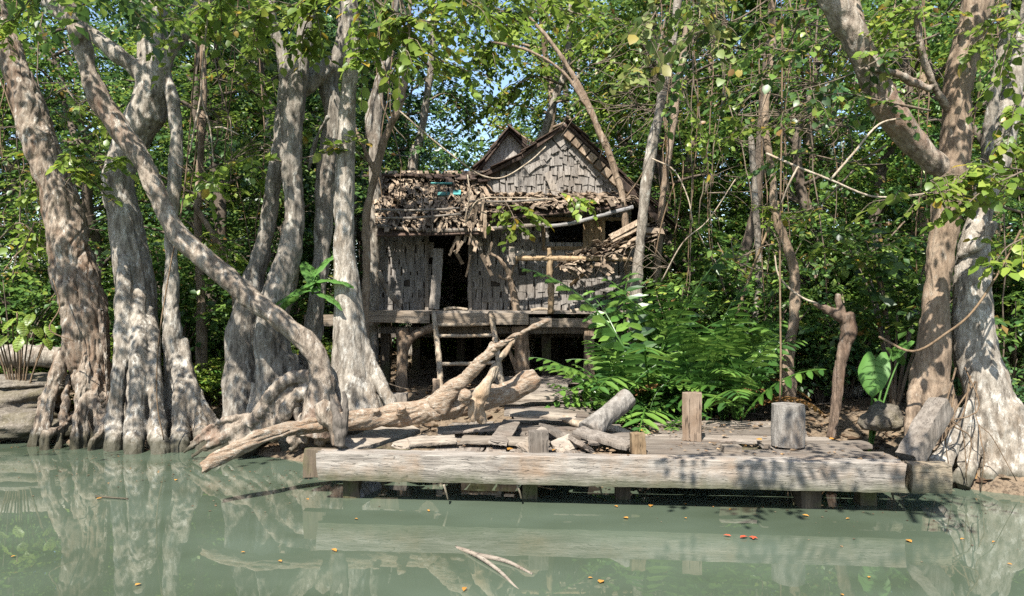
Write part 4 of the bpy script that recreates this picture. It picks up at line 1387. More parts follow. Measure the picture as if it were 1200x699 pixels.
# loose pieces, each its own thing
def loose(name, lab, cat, p0, p1, w, t, mat, up=(0, 0, 1), k=0, rough=.012, end=.03, taper=1.0):
    g = Geo()
    rough_box(g, p0, p1, w, t, up, rough * .75, 22, 6, end, k, taper)
    return solo(name, g, M[mat], (np.asarray(p0) + np.asarray(p1)) / 2, lab, cat)


loose('loose_plank', 'pale plank slanting up beneath the log at the left end of the beam', 'plank', P(402, 527, 8.0) + [0, 0, .02], P(482, 501, 8.9), .3, .06, 'board_pale', (.1, -.3, 1), 11)
loose('loose_plank', 'pale tilted board end beside the slanting plank', 'plank', P(466, 524, 8.15), P(505, 513, 8.5), .24, .035, 'board_pale', (-.1, -.3, 1), 12)
loose('loose_plank', 'broken grey plank tipped up on the deck near the middle of the beam', 'plank', P(676, 508, 8.3) + [0, 0, .03], P(742, 527, 7.85) + [0, 0, .03], .22, .045, 'greywood', (.25, -.35, 1), 13)
loose('loose_plank', 'short splintered plank wedged under the tipped grey plank', 'plank', P(664, 512, 8.2), P(690, 527, 7.8), .17, .05, 'plank', (.7, -.5, .5), 14)
loose('loose_plank', 'pale triangular offcut leaning behind the small grey post', 'offcut', P(614, 530, 7.85), P(638, 503, 8.15), .22, .05, 'board_pale', (0, -1, .5), 15, taper=.4)
loose('loose_plank', 'pale broken board end lying at the gap right of the small grey post', 'offcut', P(648, 527, 7.9), P(672, 517, 8.05), .17, .05, 'board_pale', (0, -1, .6), 16)
0 and loose('loose_plank', 'submerged pale board under the left part of the beam', 'board', [-1.3, 7.55, -.02], [-.62, 7.35, .015], .3, .03, 'board_pale', (0, -.1, 1), 17)
loose('loose_plank', 'thin pale board hanging under the left end of the beam', 'board', P(416, 575, 7.9), P(445, 570, 8.3), .2, .03, 'gutter', (0, -1, .4), 18)
loose('mooring_post', 'small squared post standing at the front edge of the deck, by the pale offcut', 'post', P(631, 529, 7.83) - [0, 0, .1], P(631, 505, 7.83) - [0, 0, 0], .2, .17, 'greywood', (0, 1, 0), 21, .008, .015)
loose('wood_block', 'small split block of raw yellow wood on the deck behind the beam', 'wood block', P(748, 533, 7.75) + [0, 0, .0], P(747, 507, 7.75), .14, .12, 'yellowwood', (0, 1, 0), 22, .012, .03)
loose('square_post', 'tall squared brown post standing on the deck in front of the fern clump', 'post', P(811, 516, 8.55), P(811, 460, 8.55), .21, .19, 'postwood', (.25, 1, 0), 23, .006, .012)
loose('leaning_post', 'short weathered post leaning right at the foot of the far right tree', 'post', P(1064, 541, 7.6), P(1104, 474, 7.9), .21, .2, 'greywood', (-.3, 1, .2), 24, .012, .03)
loose('small_block', 'small grey block sitting by the gap in the right half of the deck', 'wood block', P(846, 527, 7.8), P(867, 527, 7.8), .16, .09, 'board_pale', (0, 0, 1), 25, .008, .02)
loose('small_block', 'stubby little block on the deck at the right end of the beam', 'wood block', P(1040, 545, 7.4), P(1056, 545, 7.4), .14, .08, 'yellowwood', (0, 0, 1), 26, .008, .02)
for k, (x0, y0, Y0, x1, y1, Y1, w, up) in enumerate([(512, 508, 8.75, 590, 503, 8.8, .22, (.05, -.12, 1)), (583, 524, 8.0, 600, 497, 9.0, .2, (.15, 0, 1)), (640, 502, 8.75, 672, 524, 8.05, .2, (.35, -.1, 1)), (540, 518, 8.25, 618, 521, 8.15, .2, (-.05, -.15, 1)),
                                                    (596, 487, 9.35, 676, 492, 9.2, .22, (.05, -.15, 1)), (688, 521, 8.05, 742, 515, 8.2, .16, (0, -.3, 1)), (478, 522, 8.15, 536, 518, 8.25, .2, (0, -.2, 1)), (570, 471, 10.35, 655, 467, 10.5, .25, (0, -.15, 1))]):
    loose('loose_plank', ['dark broken board lying loose on the deck under the fallen log', 'narrow loose board lying between the deck boards left of the small grey post', 'loose board tipped beside the right end of the walkway', 'flat loose board lying left of the small grey post, close behind the beam',
                          'pale crosswise board lying loose where the walkway begins', 'short dark board lying left of the raw yellow block', 'small loose board close behind the left third of the beam', 'pale loose board across the walkway behind the fallen log'][k],
          'plank', P(x0, y0, Y0) + [0, 0, .03], P(x1, y1, Y1) + [0, 0, .03], w, .032, ['plank', 'plank', 'greywood', 'board_pale', 'board_pale', 'plank', 'board_pale', 'board_pale'][k], up, 40 + k, .006, .05)
# round stump
g = Geo()
pb_, pt_ = P(924, 522, 8.1), P(924, 474, 8.1)
cc = np.array([pb_, pb_ * .97 + pt_ * .03, pb_ * .6 + pt_ * .4, pb_ * .3 + pt_ * .7, pb_ * .03 + pt_ * .97, pt_])
cc = catmull(cc, 5)
sweep(g, cc, np.interp(np.linspace(0, 1, len(cc)), [0, .1, .9, 1], [.163, .168, .163, .15]), 40, .09)
solo('round_stump', g, M['log_grey'], pb_, 'short thick round timber stump standing on the right part of the deck', 'stump')
# sawn log lying tipped up
g = Geo()
limb(g, [(690, 508, 8.4, 34), (706, 492, 8.55, 26), (722, 478, 8.7, 24), (737, 465, 8.8, 25)], 14, 5, .12)
b = P(700, 500, 8.4)
tag(link('sawn_log', fuse('sawn_log', g, .013, b, .008, 1, axis=(.6, .3, .7)), M['log_grey'], None, b), 'short grey sawn log tipped up on the deck in front of the ferns', 'log')
g = Geo()
limb(g, [(660, 490, 9.2, 9), (682, 498, 9.05, 11), (706, 500, 8.95, 10), (732, 507, 8.9, 9), (756, 520, 8.8, 7)], 9, 6, .25)
solo('dead_stick', g, M['deadtwig'], P(700, 500, 9), 'pale peeled stick lying behind the tipped sawn log', 'stick', smooth=True)
# ------------------------------------------------------------------ fallen log
bLog = P(480, 500, 8.5)
LW = .84
fl = thing('fallen_log', 'big peeled dead log with forked branches lying across the left end of the landing stage', 'log', bLog)
g = Geo()
limb(g, [(236, 549, 7.5, 17), (250, 540, 7.55, 24), (285, 522, 7.7, 27), (325, 508, 7.9, 28), (360, 501, 8.05, 29), (400, 494, 8.2, 31), (445, 489, 8.35, 31), (500, 482, 8.5, 32), (550, 472, 8.7, 35), (595, 460, 8.9, 31), (618, 449, 9.0, 30), (628, 441, 9.05, 19)], 18, 7, .14)
limb(g, [(512, 476, 8.5, 32), (524, 462, 8.48, 24), (545, 442, 8.45, 17), (568, 420, 8.4, 15), (584, 404, 8.36, 14), (612, 390, 8.3, 11), (644, 374, 8.25, 7)], 12, 6, .15)
limb(g, [(572, 412, 8.4, 9), (576, 402, 8.38, 8), (580, 394, 8.38, 4)], 7)
limb(g, [(248, 541, 7.55, 12), (240, 551, 7.45, 9), (236, 556, 7.42, 4)], 7)
limb(g, [(610, 452, 9.0, 26), (626, 444, 9.0, 10)], 9)
for (a, b) in [(440, 482), (470, 478), (545, 463), (330, 500)]:
    limb(g, [(a, b + 6, 8.3, 16), (a + 1, b - 2, 8.22, 12)], 8)
LW = .93
link('trunk', fuse('trunk', g, .0115, bLog, .024, 1, axis=(.85, .3, .35), crk=.9), M['deadwood'], fl)
g = Geo()
limb(g, [(566, 495, 8.5, 14), (560, 478, 8.42, 17), (563, 462, 8.4, 19), (572, 448, 8.42, 17), (582, 428, 8.5, 12), (594, 410, 8.6, 9), (604, 394, 8.7, 7)], 12, 6, .2)
limb(g, [(560, 470, 8.38, 18), (554, 484, 8.38, 14), (556, 494, 8.4, 9)], 9)
link('branch', fuse('branch', g, .0125, bLog, .014, 1), M['deadtwig'], fl)
g = Geo()
limb(g, [(396, 522, 7.95, 18), (394, 505, 7.95, 19), (386, 488, 7.95, 24), (374, 472, 7.95, 19)], 11, 5, .3)
limb(g, [(386, 490, 7.93, 13), (378, 478, 7.9, 10)], 9)
b = P(394, 524, 7.95)
tag(link('dead_root_stub', fuse('dead_root_stub', g, .0105, b, .02, 1), M['bark_flaky'], None, b), 'gnarled dead stub at the left end of the landing stage, before the log', 'stump')
g = Geo()
limb(g, [(398, 523, 7.85, 13), (398, 505, 7.85, 16), (396, 492, 7.85, 15), (390, 474, 7.87, 8), (387, 462, 7.87, 4)], 9, 5, .2)
limb(g, [(402, 510, 7.85, 10), (405, 490, 7.85, 10), (405, 470, 7.86, 9), (402, 458, 7.86, 6)], 9, 5, .2)
b = P(398, 524, 7.85)
tag(link('forked_post', fuse('forked_post', g, .01, b, .012, 1), M['greywood'], None, b), 'grey green forked post at the left end of the front beam', 'post')
# ------------------------------------------------------------------ ferns
rs = np.random.RandomState(9)


def frond_mesh(name, L, lean, npair, llen, seed, curl=1.0):
    """arching pinnate frond in the local xz plane, growing from the origin towards +x"""
    r = np.random.RandomState(seed)
    t = np.linspace(0, 1, 16)
    ang = math.radians(lean) - curl * t ** 1.4
    st = L / 15
    x = np.concatenate([[0], np.cumsum(np.cos(ang[:-1]) * st)])
    z = np.concatenate([[0], np.cumsum(np.sin(ang[:-1]) * st)])
    y = .05 * L * np.sin(t * 2.5 + seed)
    c = np.stack([x, y, z], 1)
    g = Geo()
    sweep(g, c, np.linspace(.011, .003, 16), 5)
    tg = np.gradient(c, axis=0)
    tg /= np.linalg.norm(tg, axis=1)[:, None]
    for k in range(npair):
        s = .16 + .84 * (k + .5) / npair
        p = np.array([np.interp(s, t, c[:, q]) for q in range(3)])
        d = np.array([np.interp(s, t, tg[:, q]) for q in range(3)])
        prof = min(1, (s - .08) * 4) * (1 - .75 * max(0, (s - .45) / .55) ** 1.6)
        for sg in (-1, 1):
            l = llen * prof * r.uniform(.88, 1.08)
            side = np.array([0, sg, 0]) * .9 + d * .42 + np.array([0, 0, -.12])
            side /= np.linalg.norm(side)
            n = np.cross(d, side) * sg
            n = n / np.linalg.norm(n)
            if n[2] < 0:
                n = -n
            w = np.cross(n, side)
            hw = .014 + .10 * l
            drop = np.array([0, 0, -1.0])
            q = [p, p + side * l * .25 + w * hw, p + side * l * .7 + w * hw * .8 + drop * l * .09, p + side * l + drop * l * .22,
                 p + side * l * .7 - w * hw * .8 + drop * l * .09, p + side * l * .25 - w * hw, p + side * l * .28 + n * -.006, p + side * l * .7 + drop * l * .10 - n * .006]
            g.add(q, [[0, 6, 1], [1, 6, 7, 2], [2, 7, 3], [3, 7, 4], [4, 7, 6, 5], [5, 6, 0]])
    return g.mesh(name, smooth=False)


FRONDS = [frond_mesh('frond', L, lean, n, ll, s, cu) for L, lean, n, ll, s, cu in
          [(1.25, 82, 10, .26, 1, 1.2), (1.45, 83, 11, .27, 2, 1.1), (1.1, 62, 9, .25, 3, 1.3), (1.2, 56, 10, .27, 4, 1.2), (.95, 42, 8, .23, 5, 1.0), (1.3, 74, 11, .27, 6, 1.6)]]
for q in FRONDS:
    q.materials.append(M['leaf_fern'])
DRYF = frond_mesh('frond', .9, 60, 13, .16, 8, 1.9)
DRYF.materials.append(M['leaf_fern_dry'])


def fern(px, Y, n, label, s=1.0, azs=None, dry=1, group='ferns on the bank beside the landing stage'):
    x = P(px, 0, Y)[0]
    root = thing('fern', label, 'fern', (x, Y, gz(x, Y)), group)
    for k in range(n):
        me = FRONDS[rs.randint(len(FRONDS))] if k >= dry else DRYF
        o = link('frond', me, None, root)
        if k < dry:
            o['label'] = 'withered brown frond'
        a = azs(k) if azs else 2 * math.pi * (k + rs.uniform(-.35, .35)) / n
        o.rotation_euler = (rs.normal(0, .12), rs.normal(0, .14), a)
        z = s * rs.uniform(.72, 1.12)
        o.scale = (z, z, z)
        o.location = (rs.normal(0, .05), rs.normal(0, .05), rs.uniform(0, .08))
    return root


fern(765, 10.9, 26, 'tallest fern, upright fronds at the middle of the clump before the hut corner', 1.95)
fern(715, 10.5, 17, 'dark fern at the left of the clump, arching low over the bare soil', 1.15)
fern(842, 10.7, 20, 'glossy fern with drooping fronds at the right of the clump above the square post', 1.4)
fern(775, 9.75, 15, 'low bright fern right behind the tall squared post and the tipped sawn log', .95, dry=1)
fern(700, 11.6, 7, 'fern whose fronds hang in front of the hut underside, beside the right house post', 1.05, dry=0)
fern(880, 11.2, 13, 'fern in deeper shade between the clump and the crooked vine tree', 1.1)
fern(868, 10.3, 17, 'spreading fern at the right end of the clump, left of the round stump', 1.3)
fern(822, 10.3, 16, 'bright fern between the square post and the right end of the clump', 1.25)
fern(800, 11.6, 15, 'tall back fern of the clump reaching up beside the mottled slender tree', 1.75, dry=0)
fern(276, 12.2, 10, 'small fern in the shade under the leaning trunk', .75, dry=0)
fern(722, 9.9, 10, 'small fern drooping beside the peeled stick behind the deck', .8, dry=0)


# ------------------------------------------------------------------ broad leaved plants
def broad_leaf(L, W, heart=.18, droop=.35, lobes=9):
    """heart-shaped blade from the origin along +x"""
    V, Fc = [], []
    n = lobes
    for i in range(n + 1):
        t = i / n
        wx = W * (math.sin(math.pi * min(1, t * .86 + .14)) ** .75) * (1 - .15 * t)
        x = L * t - heart * L * (0 if i else 0)
        z = -droop * L * t * t
        rp = .022 * L * math.sin(i * 2.1)
        V += [[x, 0, z - .025 * L], [x - heart * L * (1 - t) ** 3 * 1.0, wx * .55, z + .03 * L + rp], [x - heart * L * (1 - t) ** 3 * 1.3, wx, z - .03 * L - rp],
              [x - heart * L * (1 - t) ** 3 * 1.0, -wx * .55, z + .03 * L - rp], [x - heart * L * (1 - t) ** 3 * 1.3, -wx, z - .03 * L + rp]]
    for i in range(n):
        a, b = i * 5, i * 5 + 5
        Fc += [[a, b, b + 1, a + 1], [a + 1, b + 1, b + 2, a + 2], [b, a, a + 3, b + 3], [b + 3, a + 3, a + 4, b + 4]]
    return np.array(V), Fc


def taro(base, specs, label, mat='leaf_broad', name='broadleaf_plant', cat='plant', group=None, elong=.42):
    """specs: (tip attachment point, blade length, azimuth, pitch)"""
    root = thing(name, label, cat, base, group)
    for (p, L, az, pitch) in specs:
        az += .01
        g = Geo()
        p = np.asarray(p)
        mid = (np.asarray(base) + p) / 2 + [0, 0, .12]
        tube(g, [base, mid, p], .014, .009, 6, 6)
        st = part('stem', g, M['vine'] if mat == 'leaf_fresh' else M[mat], root, True)
        v, f = broad_leaf(L, L * elong)
        R = np.array(Matrix.Rotation(az, 3, 'Z') @ Matrix.Rotation(pitch, 3, 'Y'))
        g = Geo()
        g.add(v @ R.T + p, f)
        vein = [[[L * t, 0, -.35 * L * t * t + .004] for t in (0, .3, .6, .97)]]
        for t in (.05, .22, .4, .58, .74):
            for sg in (-1, 1):
                w_ = L * elong * (math.sin(math.pi * min(1, t * .86 + .14)) ** .75) * .9
                vein.append([[L * t, 0, -.35 * L * t * t + .004], [L * (t + .05), sg * w_ * .5, -.35 * L * (t + .05) ** 2 + .036 * L], [L * (t + .13), sg * w_ * .86, -.35 * L * (t + .13) ** 2 + .006 * L]])
        for q in vein:
            tube(g, np.array(q) @ R.T + p, .004, .0015, 4, 3)
        part('leaf', g, M[mat], root, True)
    return root


b = P(1018, 500, 9.3)
b[2] = gz(b[0], b[1])
taro(b, [(P(1026, 420, 8.9), .44, math.radians(-128), math.radians(50)), (P(1062, 402, 9.6), .30, math.radians(-160), math.radians(25)), (P(1046, 410, 9.6), .26, math.radians(20), math.radians(30)),
         (P(1030, 470, 9.4), .22, math.radians(-60), math.radians(40))],
     'plant with one very large heart-shaped leaf beside the broken dead trunk')
b = P(905, 470, 11.4)
b[2] = gz(b[0], b[1])
taro(b, [(P(905 + d, y, 11.2), L, math.radians(a), math.radians(p)) for d, y, L, a, p in [(-8, 395, .6, -100, 50), (12, 400, .5, -50, 55), (-22, 430, .5, -130, 60), (5, 430, .55, -90, 65), (-2, 380, .45, 60, 30)]],
     'cluster of big rounded green leaves tucked behind the right end of the ferns')
# big strap leaves growing on the twisted tree
b = P(366, 345, 10.2)
taro(b, [(P(366 + d, y, 10.1), L, math.radians(a), math.radians(p)) for d, y, L, a, p in [(-4, 335, .62, 160, 20), (2, 330, .6, 120, -45), (4, 320, .55, 30, -55), (0, 340, .5, 200, 5), (8, 330, .5, -20, -10), (10, 345, .4, -30, 10)]],
     'perching plant with long glossy leaves between the twisted tree and the straight pale tree', elong=.2, name='perching_plant')
b = P(22, 420, 11.6)
b[2] = gz(b[0], b[1])
taro(b, [(P(24 + d, y, 11.3), L, math.radians(a), math.radians(p)) for d, y, L, a, p in [(-30, 384, .22, 180, 30), (-10, 375, .21, -120, 35), (4, 380, .23, -60, 30), (18, 384, .2, -30, 30), (-22, 398, .2, -140, 40), (0, 396, .22, -90, 45), (30, 398, .18, -20, 40), (-40, 372, .24, 150, 20), (-4, 366, .2, 60, 10), (-16, 395, .2, -110, 30), (12, 370, .2, -80, 30), (34, 382, .2, -50, 40)]],
     'low plant with bright oval leaves on the bank at the far left edge', 'leaf_fresh')


# ------------------------------------------------------------------ leafy branches of the named trees hanging into view
rs = np.random.RandomState(15)


def bp(*q):
    return [P(a, b, c) for a, b, c in q]


leafy('b', [bp((400, -60, 9.6), (440, 0, 9.4), (480, 20, 9.3), (520, 28, 9.2)), bp((404, -80, 9.6), (370, -10, 9.4), (330, 10, 9.3), (300, 20, 9.2)), bp((420, -90, 9.6), (520, -30, 9.2), (600, -8, 9.0), (660, -2, 8.9)),
            bp((420, -60, 9.8), (380, -10, 9.7), (360, 25, 9.7), (352, 50, 9.7)), bp((440, -60, 9.5), (470, 0, 9.3), (480, 40, 9.2), (470, 66, 9.2)), bp((420, -70, 9.6), (500, -30, 9.6), (560, 10, 9.7), (600, 34, 9.8)),
            bp((410, -30, 9.5), (300, -30, 9.5), (260, 0, 9.5), (240, 12, 9.5)), bp((430, -40, 9.6), (450, 10, 9.8), (500, 60, 9.9), (545, 84, 10)), bp((410, -20, 9.8), (420, 20, 9.6), (430, 50, 9.5), (424, 72, 9.4))],
      .022, M['leaf_fresh'], M['twig'], tD, rs, 13, .42, 9, .15, .4)
leafy('b', [bp((664, -40, 17), (640, 0, 16), (690, 20, 15.5), (740, 34, 15.2)), bp((668, 20, 17.4), (640, 10, 17), (600, 30, 16.6), (575, 60, 16.4)), bp((664, 80, 17.4), (690, 60, 17), (716, 70, 16.7), (726, 96, 16.6)),
            bp((668, 0, 17.2), (600, -10, 16.6), (560, 10, 16.4), (530, 40, 16.2)), bp((660, 100, 17.4), (630, 90, 17), (606, 100, 16.8), (590, 120, 16.7)), bp((666, 40, 17.4), (700, 20, 17), (740, 50, 16.7), (750, 90, 16.6)),
            bp((650, 120, 17.4), (680, 116, 17), (700, 120, 16.8), (712, 132, 16.7)), bp((664, -60, 17), (580, -40, 16), (540, -10, 15.5), (500, 10, 15.2))],
      .03, M['leaf_fresh'], M['twig'], tF2, rs, 26, .75, 10, .17, .42)
leafy('b', [bp((505, 80, 17.5), (480, 60, 17), (455, 70, 16.8), (440, 90, 16.6)), bp((506, 60, 17.5), (530, 40, 17), (560, 60, 16.8), (572, 90, 16.7)), bp((508, 20, 17.5), (540, 0, 17.2), (580, 10, 17), (610, 20, 16.8)), bp((500, 120, 17.5), (520, 110, 17.3), (540, 120, 17.2), (550, 140, 17.1))],
      .025, M['leaf_forest'], M['twig'], tF, rs, 18, .6, 9, .15, .42)
leafy('b', [bp((790, -60, 9.2), (780, -10, 8.9), (765, 20, 8.6), (752, 40, 8.5)), bp((800, -60, 9.2), (810, -10, 9), (820, 20, 8.8), (800, 52, 8.6)), bp((780, 20, 9.8), (770, 60, 9.6), (748, 84, 9.4), (736, 92, 9.4)), bp((800, -20, 9.4), (830, 8, 9.2), (842, 40, 9), (838, 60, 9))],
      .013, M['leaf_pale'], M['twig'], tG, rs, 8, .3, 6, .155, .42)
leafy('b', [bp((1200, 250, 8.4), (1150, 236, 8.0), (1100, 228, 7.7), (1040, 234, 7.5)), bp((1215, 225, 8.2), (1160, 215, 7.9), (1120, 205, 7.7), (1090, 212, 7.6)), bp((1220, 190, 8.2), (1190, 205, 7.8), (1150, 225, 7.6), (1120, 255, 7.5)), bp((1225, 205, 8.6), (1200, 200, 8.2), (1170, 196, 7.9), (1130, 198, 7.7)),
            bp((1230, 260, 8.6), (1206, 276, 8.2), (1180, 290, 8.0), (1165, 310, 7.9)), bp((1210, 100, 8.4), (1195, 120, 8), (1185, 150, 7.9), (1180, 170, 7.8)), bp((1215, 20, 8.4), (1195, 30, 8), (1180, 60, 7.9), (1172, 90, 7.8))],
      .014, M['leaf_fresh'], M['twig'], tH, rs, 9, .3, 7, .13, .42)
leafy('b', [bp((1100, 40, 8.6), (1050, 60, 8.3), (990, 90, 8.2), (930, 108, 8.1)), bp((1090, 130, 8.6), (1040, 120, 8.4), (980, 110, 8.3), (920, 130, 8.2)), bp((1000, 20, 8.5), (960, 50, 8.4), (930, 60, 8.4), (900, 56, 8.4)), bp((1000, -20, 8.5), (950, 10, 8.5), (910, 14, 8.6), (880, 30, 8.7)),
            bp((960, -30, 8.7), (920, 60, 8.8), (880, 100, 8.9), (850, 112, 9)), bp((940, -30, 9), (870, 20, 9), (820, 40, 9.1), (790, 110, 9.2)), bp((1040, 170, 8.8), (1000, 190, 9), (940, 180, 9.1), (905, 190, 9.2))],
      .014, M['leaf_forest'], M['twig'], tH, rs, 10, .33, 8, .11, .42)
leafy('b', [bp((88, 215, 11), (104, 192, 10.6), (130, 188, 10.4), (152, 190, 10.3)), bp((70, 228, 11), (92, 190, 10.7), (84, 180, 10.4), (76, 182, 10.2)), bp((204, 190, 10.9), (225, 205, 10.7), (240, 212, 10.5), (252, 216, 10.4)), bp((138, 240, 11), (120, 225, 10.6), (104, 205, 10.4), (96, 200, 10.3))],
      .01, M['leaf_fresh'], M['twig'], tA, rs, 9, .3, 8, .14, .42)
leafy('b', [bp((330, 190, 10.4), (300, 182, 10.1), (280, 190, 10), (262, 196, 9.9)), bp((352, 186, 10.3), (380, 180, 10), (404, 168, 9.9), (420, 164, 9.8))],
      .009, M['leaf_fresh'], M['twig'], tC, rs, 7, .22, 6, .14, .4)
leafy('b', [bp((560, 236, 12.4), (590, 240, 12.3), (610, 245, 12.25), (630, 252, 12.2)), bp((640, 222, 12.5), (660, 226, 12.4), (680, 232, 12.3), (690, 238, 12.3)), bp((590, 232, 12.4), (600, 250, 12.2), (604, 262, 12.2), (606, 270, 12.2))],
      .008, M['leaf_fresh'], M['twig'], tG2, rs, 7, .26, 6, .15, .4)
leafy('b', [bp((430, 190, 11.8), (390, 150, 11.6), (370, 150, 11.5), (352, 156, 11.5)), bp((470, 120, 11.8), (500, 90, 11.6), (520, 70, 11.5), (545, 62, 11.4)), bp((477, 74, 11.8), (440, 60, 11.6), (410, 70, 11.5), (396, 90, 11.4))],
      .01, M['leaf_fresh'], M['twig'], tE, rs, 9, .3, 7, .13, .42)


leafy('b', [bp((60, -60, 10), (40, -10, 9.8), (20, 20, 9.7), (2, 40, 9.6)), bp((160, -70, 10.2), (180, -10, 10), (210, 20, 9.8), (236, 34, 9.7)), bp((240, -60, 10.6), (270, 0, 10.4), (290, 40, 10.3), (296, 66, 10.2)),
            bp((250, 100, 12.2), (270, 80, 12), (300, 84, 11.9), (320, 96, 11.8)), bp((190, 120, 12.6), (240, 130, 12.4), (280, 150, 12.2), (300, 170, 12)), bp((220, 260, 12.4), (240, 280, 12.2), (262, 290, 12.1), (276, 300, 12)),
            bp((70, 90, 12.6), (90, 120, 12.4), (120, 140, 12.2), (130, 150, 12)), bp((10, 200, 12), (30, 180, 11.8), (40, 200, 11.6), (44, 230, 11.5)), bp((0, 280, 11.6), (20, 262, 11.4), (36, 270, 11.3), (50, 290, 11.2)), bp((240, 200, 12.6), (270, 190, 12.4), (300, 200, 12.3), (320, 220, 12.2))],
      .014, M['leaf_fresh'], M['twig'], tA, rs, 13, .42, 9, .13, .4)
leafy('b', [bp((1130, 0, 9), (1100, 20, 8.7), (1070, 10, 8.5), (1040, 24, 8.4)), bp((1060, -60, 9), (1050, 0, 8.7), (1040, 40, 8.5), (1026, 60, 8.4)), bp((1200, -40, 9), (1180, 10, 8.7), (1160, 30, 8.5), (1150, 50, 8.4)), bp((880, -60, 9.6), (850, -10, 9.4), (810, 10, 9.3), (780, 20, 9.2)),
            bp((980, 100, 10.5), (940, 130, 10.3), (900, 150, 10.2), (860, 150, 10.1)), bp((1000, 200, 11), (960, 240, 10.8), (920, 250, 10.7), (880, 240, 10.6)), bp((1060, 260, 11), (1030, 290, 10.8), (1000, 300, 10.7), (970, 290, 10.6)), bp((920, -40, 10), (930, 20, 9.8), (960, 60, 9.6), (980, 90, 9.5)), bp((830, 60, 11.5), (800, 100, 11.3), (820, 150, 11.2), (830, 180, 11.1))],
      .013, M['leaf_fresh'], M['twig'], tH, rs, 11, .38, 8, .115, .42)


# ------------------------------------------------------------------ vines and bare twigs
def vine(name, lab, cat, paths, r0, r1, mat, group=None, jit=.0, seg=5):
    g = Geo()
    for q in paths:
        tube(g, q, r0, r1, seg, 6, 0, jit)
    b = np.asarray(paths[0][0])
    return solo(name, g, mat, b, lab, cat, group, True)


vine('bare_vine', 'long bare pale vine arching from the vine tree to the brown stem at right', 'vine', [bp((898, 180, 8.6), (935, 196, 8.3), (973, 211, 8.2), (1020, 230, 8.2), (1060, 230, 8.3), (1092, 226, 8.6)), bp((973, 211, 8.2), (1000, 180, 8.2), (1030, 146, 8.3), (1062, 138, 8.4)), bp((935, 196, 8.3), (925, 215, 8.3), (915, 240, 8.4))], .014, .01, M['deadtwig'])
vine('bare_vine', 'curved bare vine sweeping across the foot of the far right tree', 'vine', [bp((1030, 395, 8.4), (1070, 412, 8.1), (1110, 390, 7.95), (1140, 365, 7.9), (1170, 320, 8.0), (1196, 270, 8.2))], .014, .012, M['vine'])
vine('bare_vine', 'thin vine reaching from the broken dead trunk up to the left', 'vine', [bp((958, 356, 9.2), (942, 350, 9.3), (925, 338, 9.4), (912, 322, 9.5), (908, 300, 9.6))], .014, .011, M['deadtwig'])
vine('bare_vine', 'diagonal pole-like vine leaning left above the right side of the fern clump', 'vine', [bp((862, 372, 11.6), (880, 320, 11.5), (896, 280, 11.4), (912, 236, 11.3))], .025, .02, M['yellowwood'])
vine('bare_vine', 'straight tan vine hanging down to the round timber stump', 'vine', [bp((917, 20, 8.9), (916, 150, 8.8), (914, 300, 8.75), (915, 420, 8.7), (914, 470, 8.7))], .012, .011, M['vine'])
vine('bare_vine', 'long thin liana hanging between the buttressed tree and the twisted tree', 'vine', [bp((247, -10, 9.6), (240, 50, 9.5), (236, 110, 9.5), (246, 150, 9.5), (250, 190, 9.5)), bp((236, 110, 9.5), (228, 150, 9.5), (222, 180, 9.5)), bp((250, 150, 9.5), (262, 150, 9.4), (280, 158, 9.4))], .014, .008, M['deadtwig'])
vine('bare_vine', 'thin vine trailing down the middle of the buttressed tree to the water', 'vine', [bp((232, 20, 10.4), (225, 120, 10.3), (215, 230, 10.2), (200, 310, 10.1), (186, 400, 10.0), (184, 470, 9.9), (192, 516, 9.9)), bp((236, 60, 10.4), (230, 170, 10.3), (222, 230, 10.3))], .011, .009, M['vine'])
vine('bare_vine', 'long bent vine crossing in front of the low left roof of the hut', 'vine', [bp((468, 130, 11.2), (500, 158, 11.2), (540, 190, 11.3), (565, 206, 11.4), (590, 208, 11.4), (620, 190, 11.4), (640, 172, 11.4))], .013, .011, M['deadtwig'])
vine('bare_vine', 'loose vine hanging over the hut doorway lintel', 'vine', [bp((548, 205, 12.0), (550, 230, 12.0), (545, 262, 12.1), (560, 235, 12.1), (600, 232, 12.1), (650, 234, 12.1))], .011, .01, M['deadtwig'])
vine('bare_vine', 'bare twig arching out beside the mottled slender tree', 'vine', [bp((764, 186, 12), (790, 200, 11.8), (806, 232, 11.6), (812, 262, 11.5)), bp((775, 330, 11.9), (800, 285, 11.7), (830, 258, 11.6), (862, 210, 11.5))], .013, .009, M['deadtwig'])
vine('bare_vine', 'pair of thin saplings crossing on the right slope of the hut roof', 'vine', [bp((733, 232, 12.6), (752, 205, 12.5), (772, 160, 12.4)), bp((768, 300, 12.4), (776, 260, 12.3), (790, 215, 12.2))], .015, .01, M['vine'])
vine('bare_vine', 'curly thin vine trailing over the far left trunk foot', 'vine', [bp((40, 262, 10.5), (28, 290, 10.4), (18, 300, 10.4), (4, 318, 10.3)), bp((62, 326, 10.5), (70, 360, 10.4), (58, 386, 10.3), (86, 400, 10.3))], .01, .008, M['vine'])
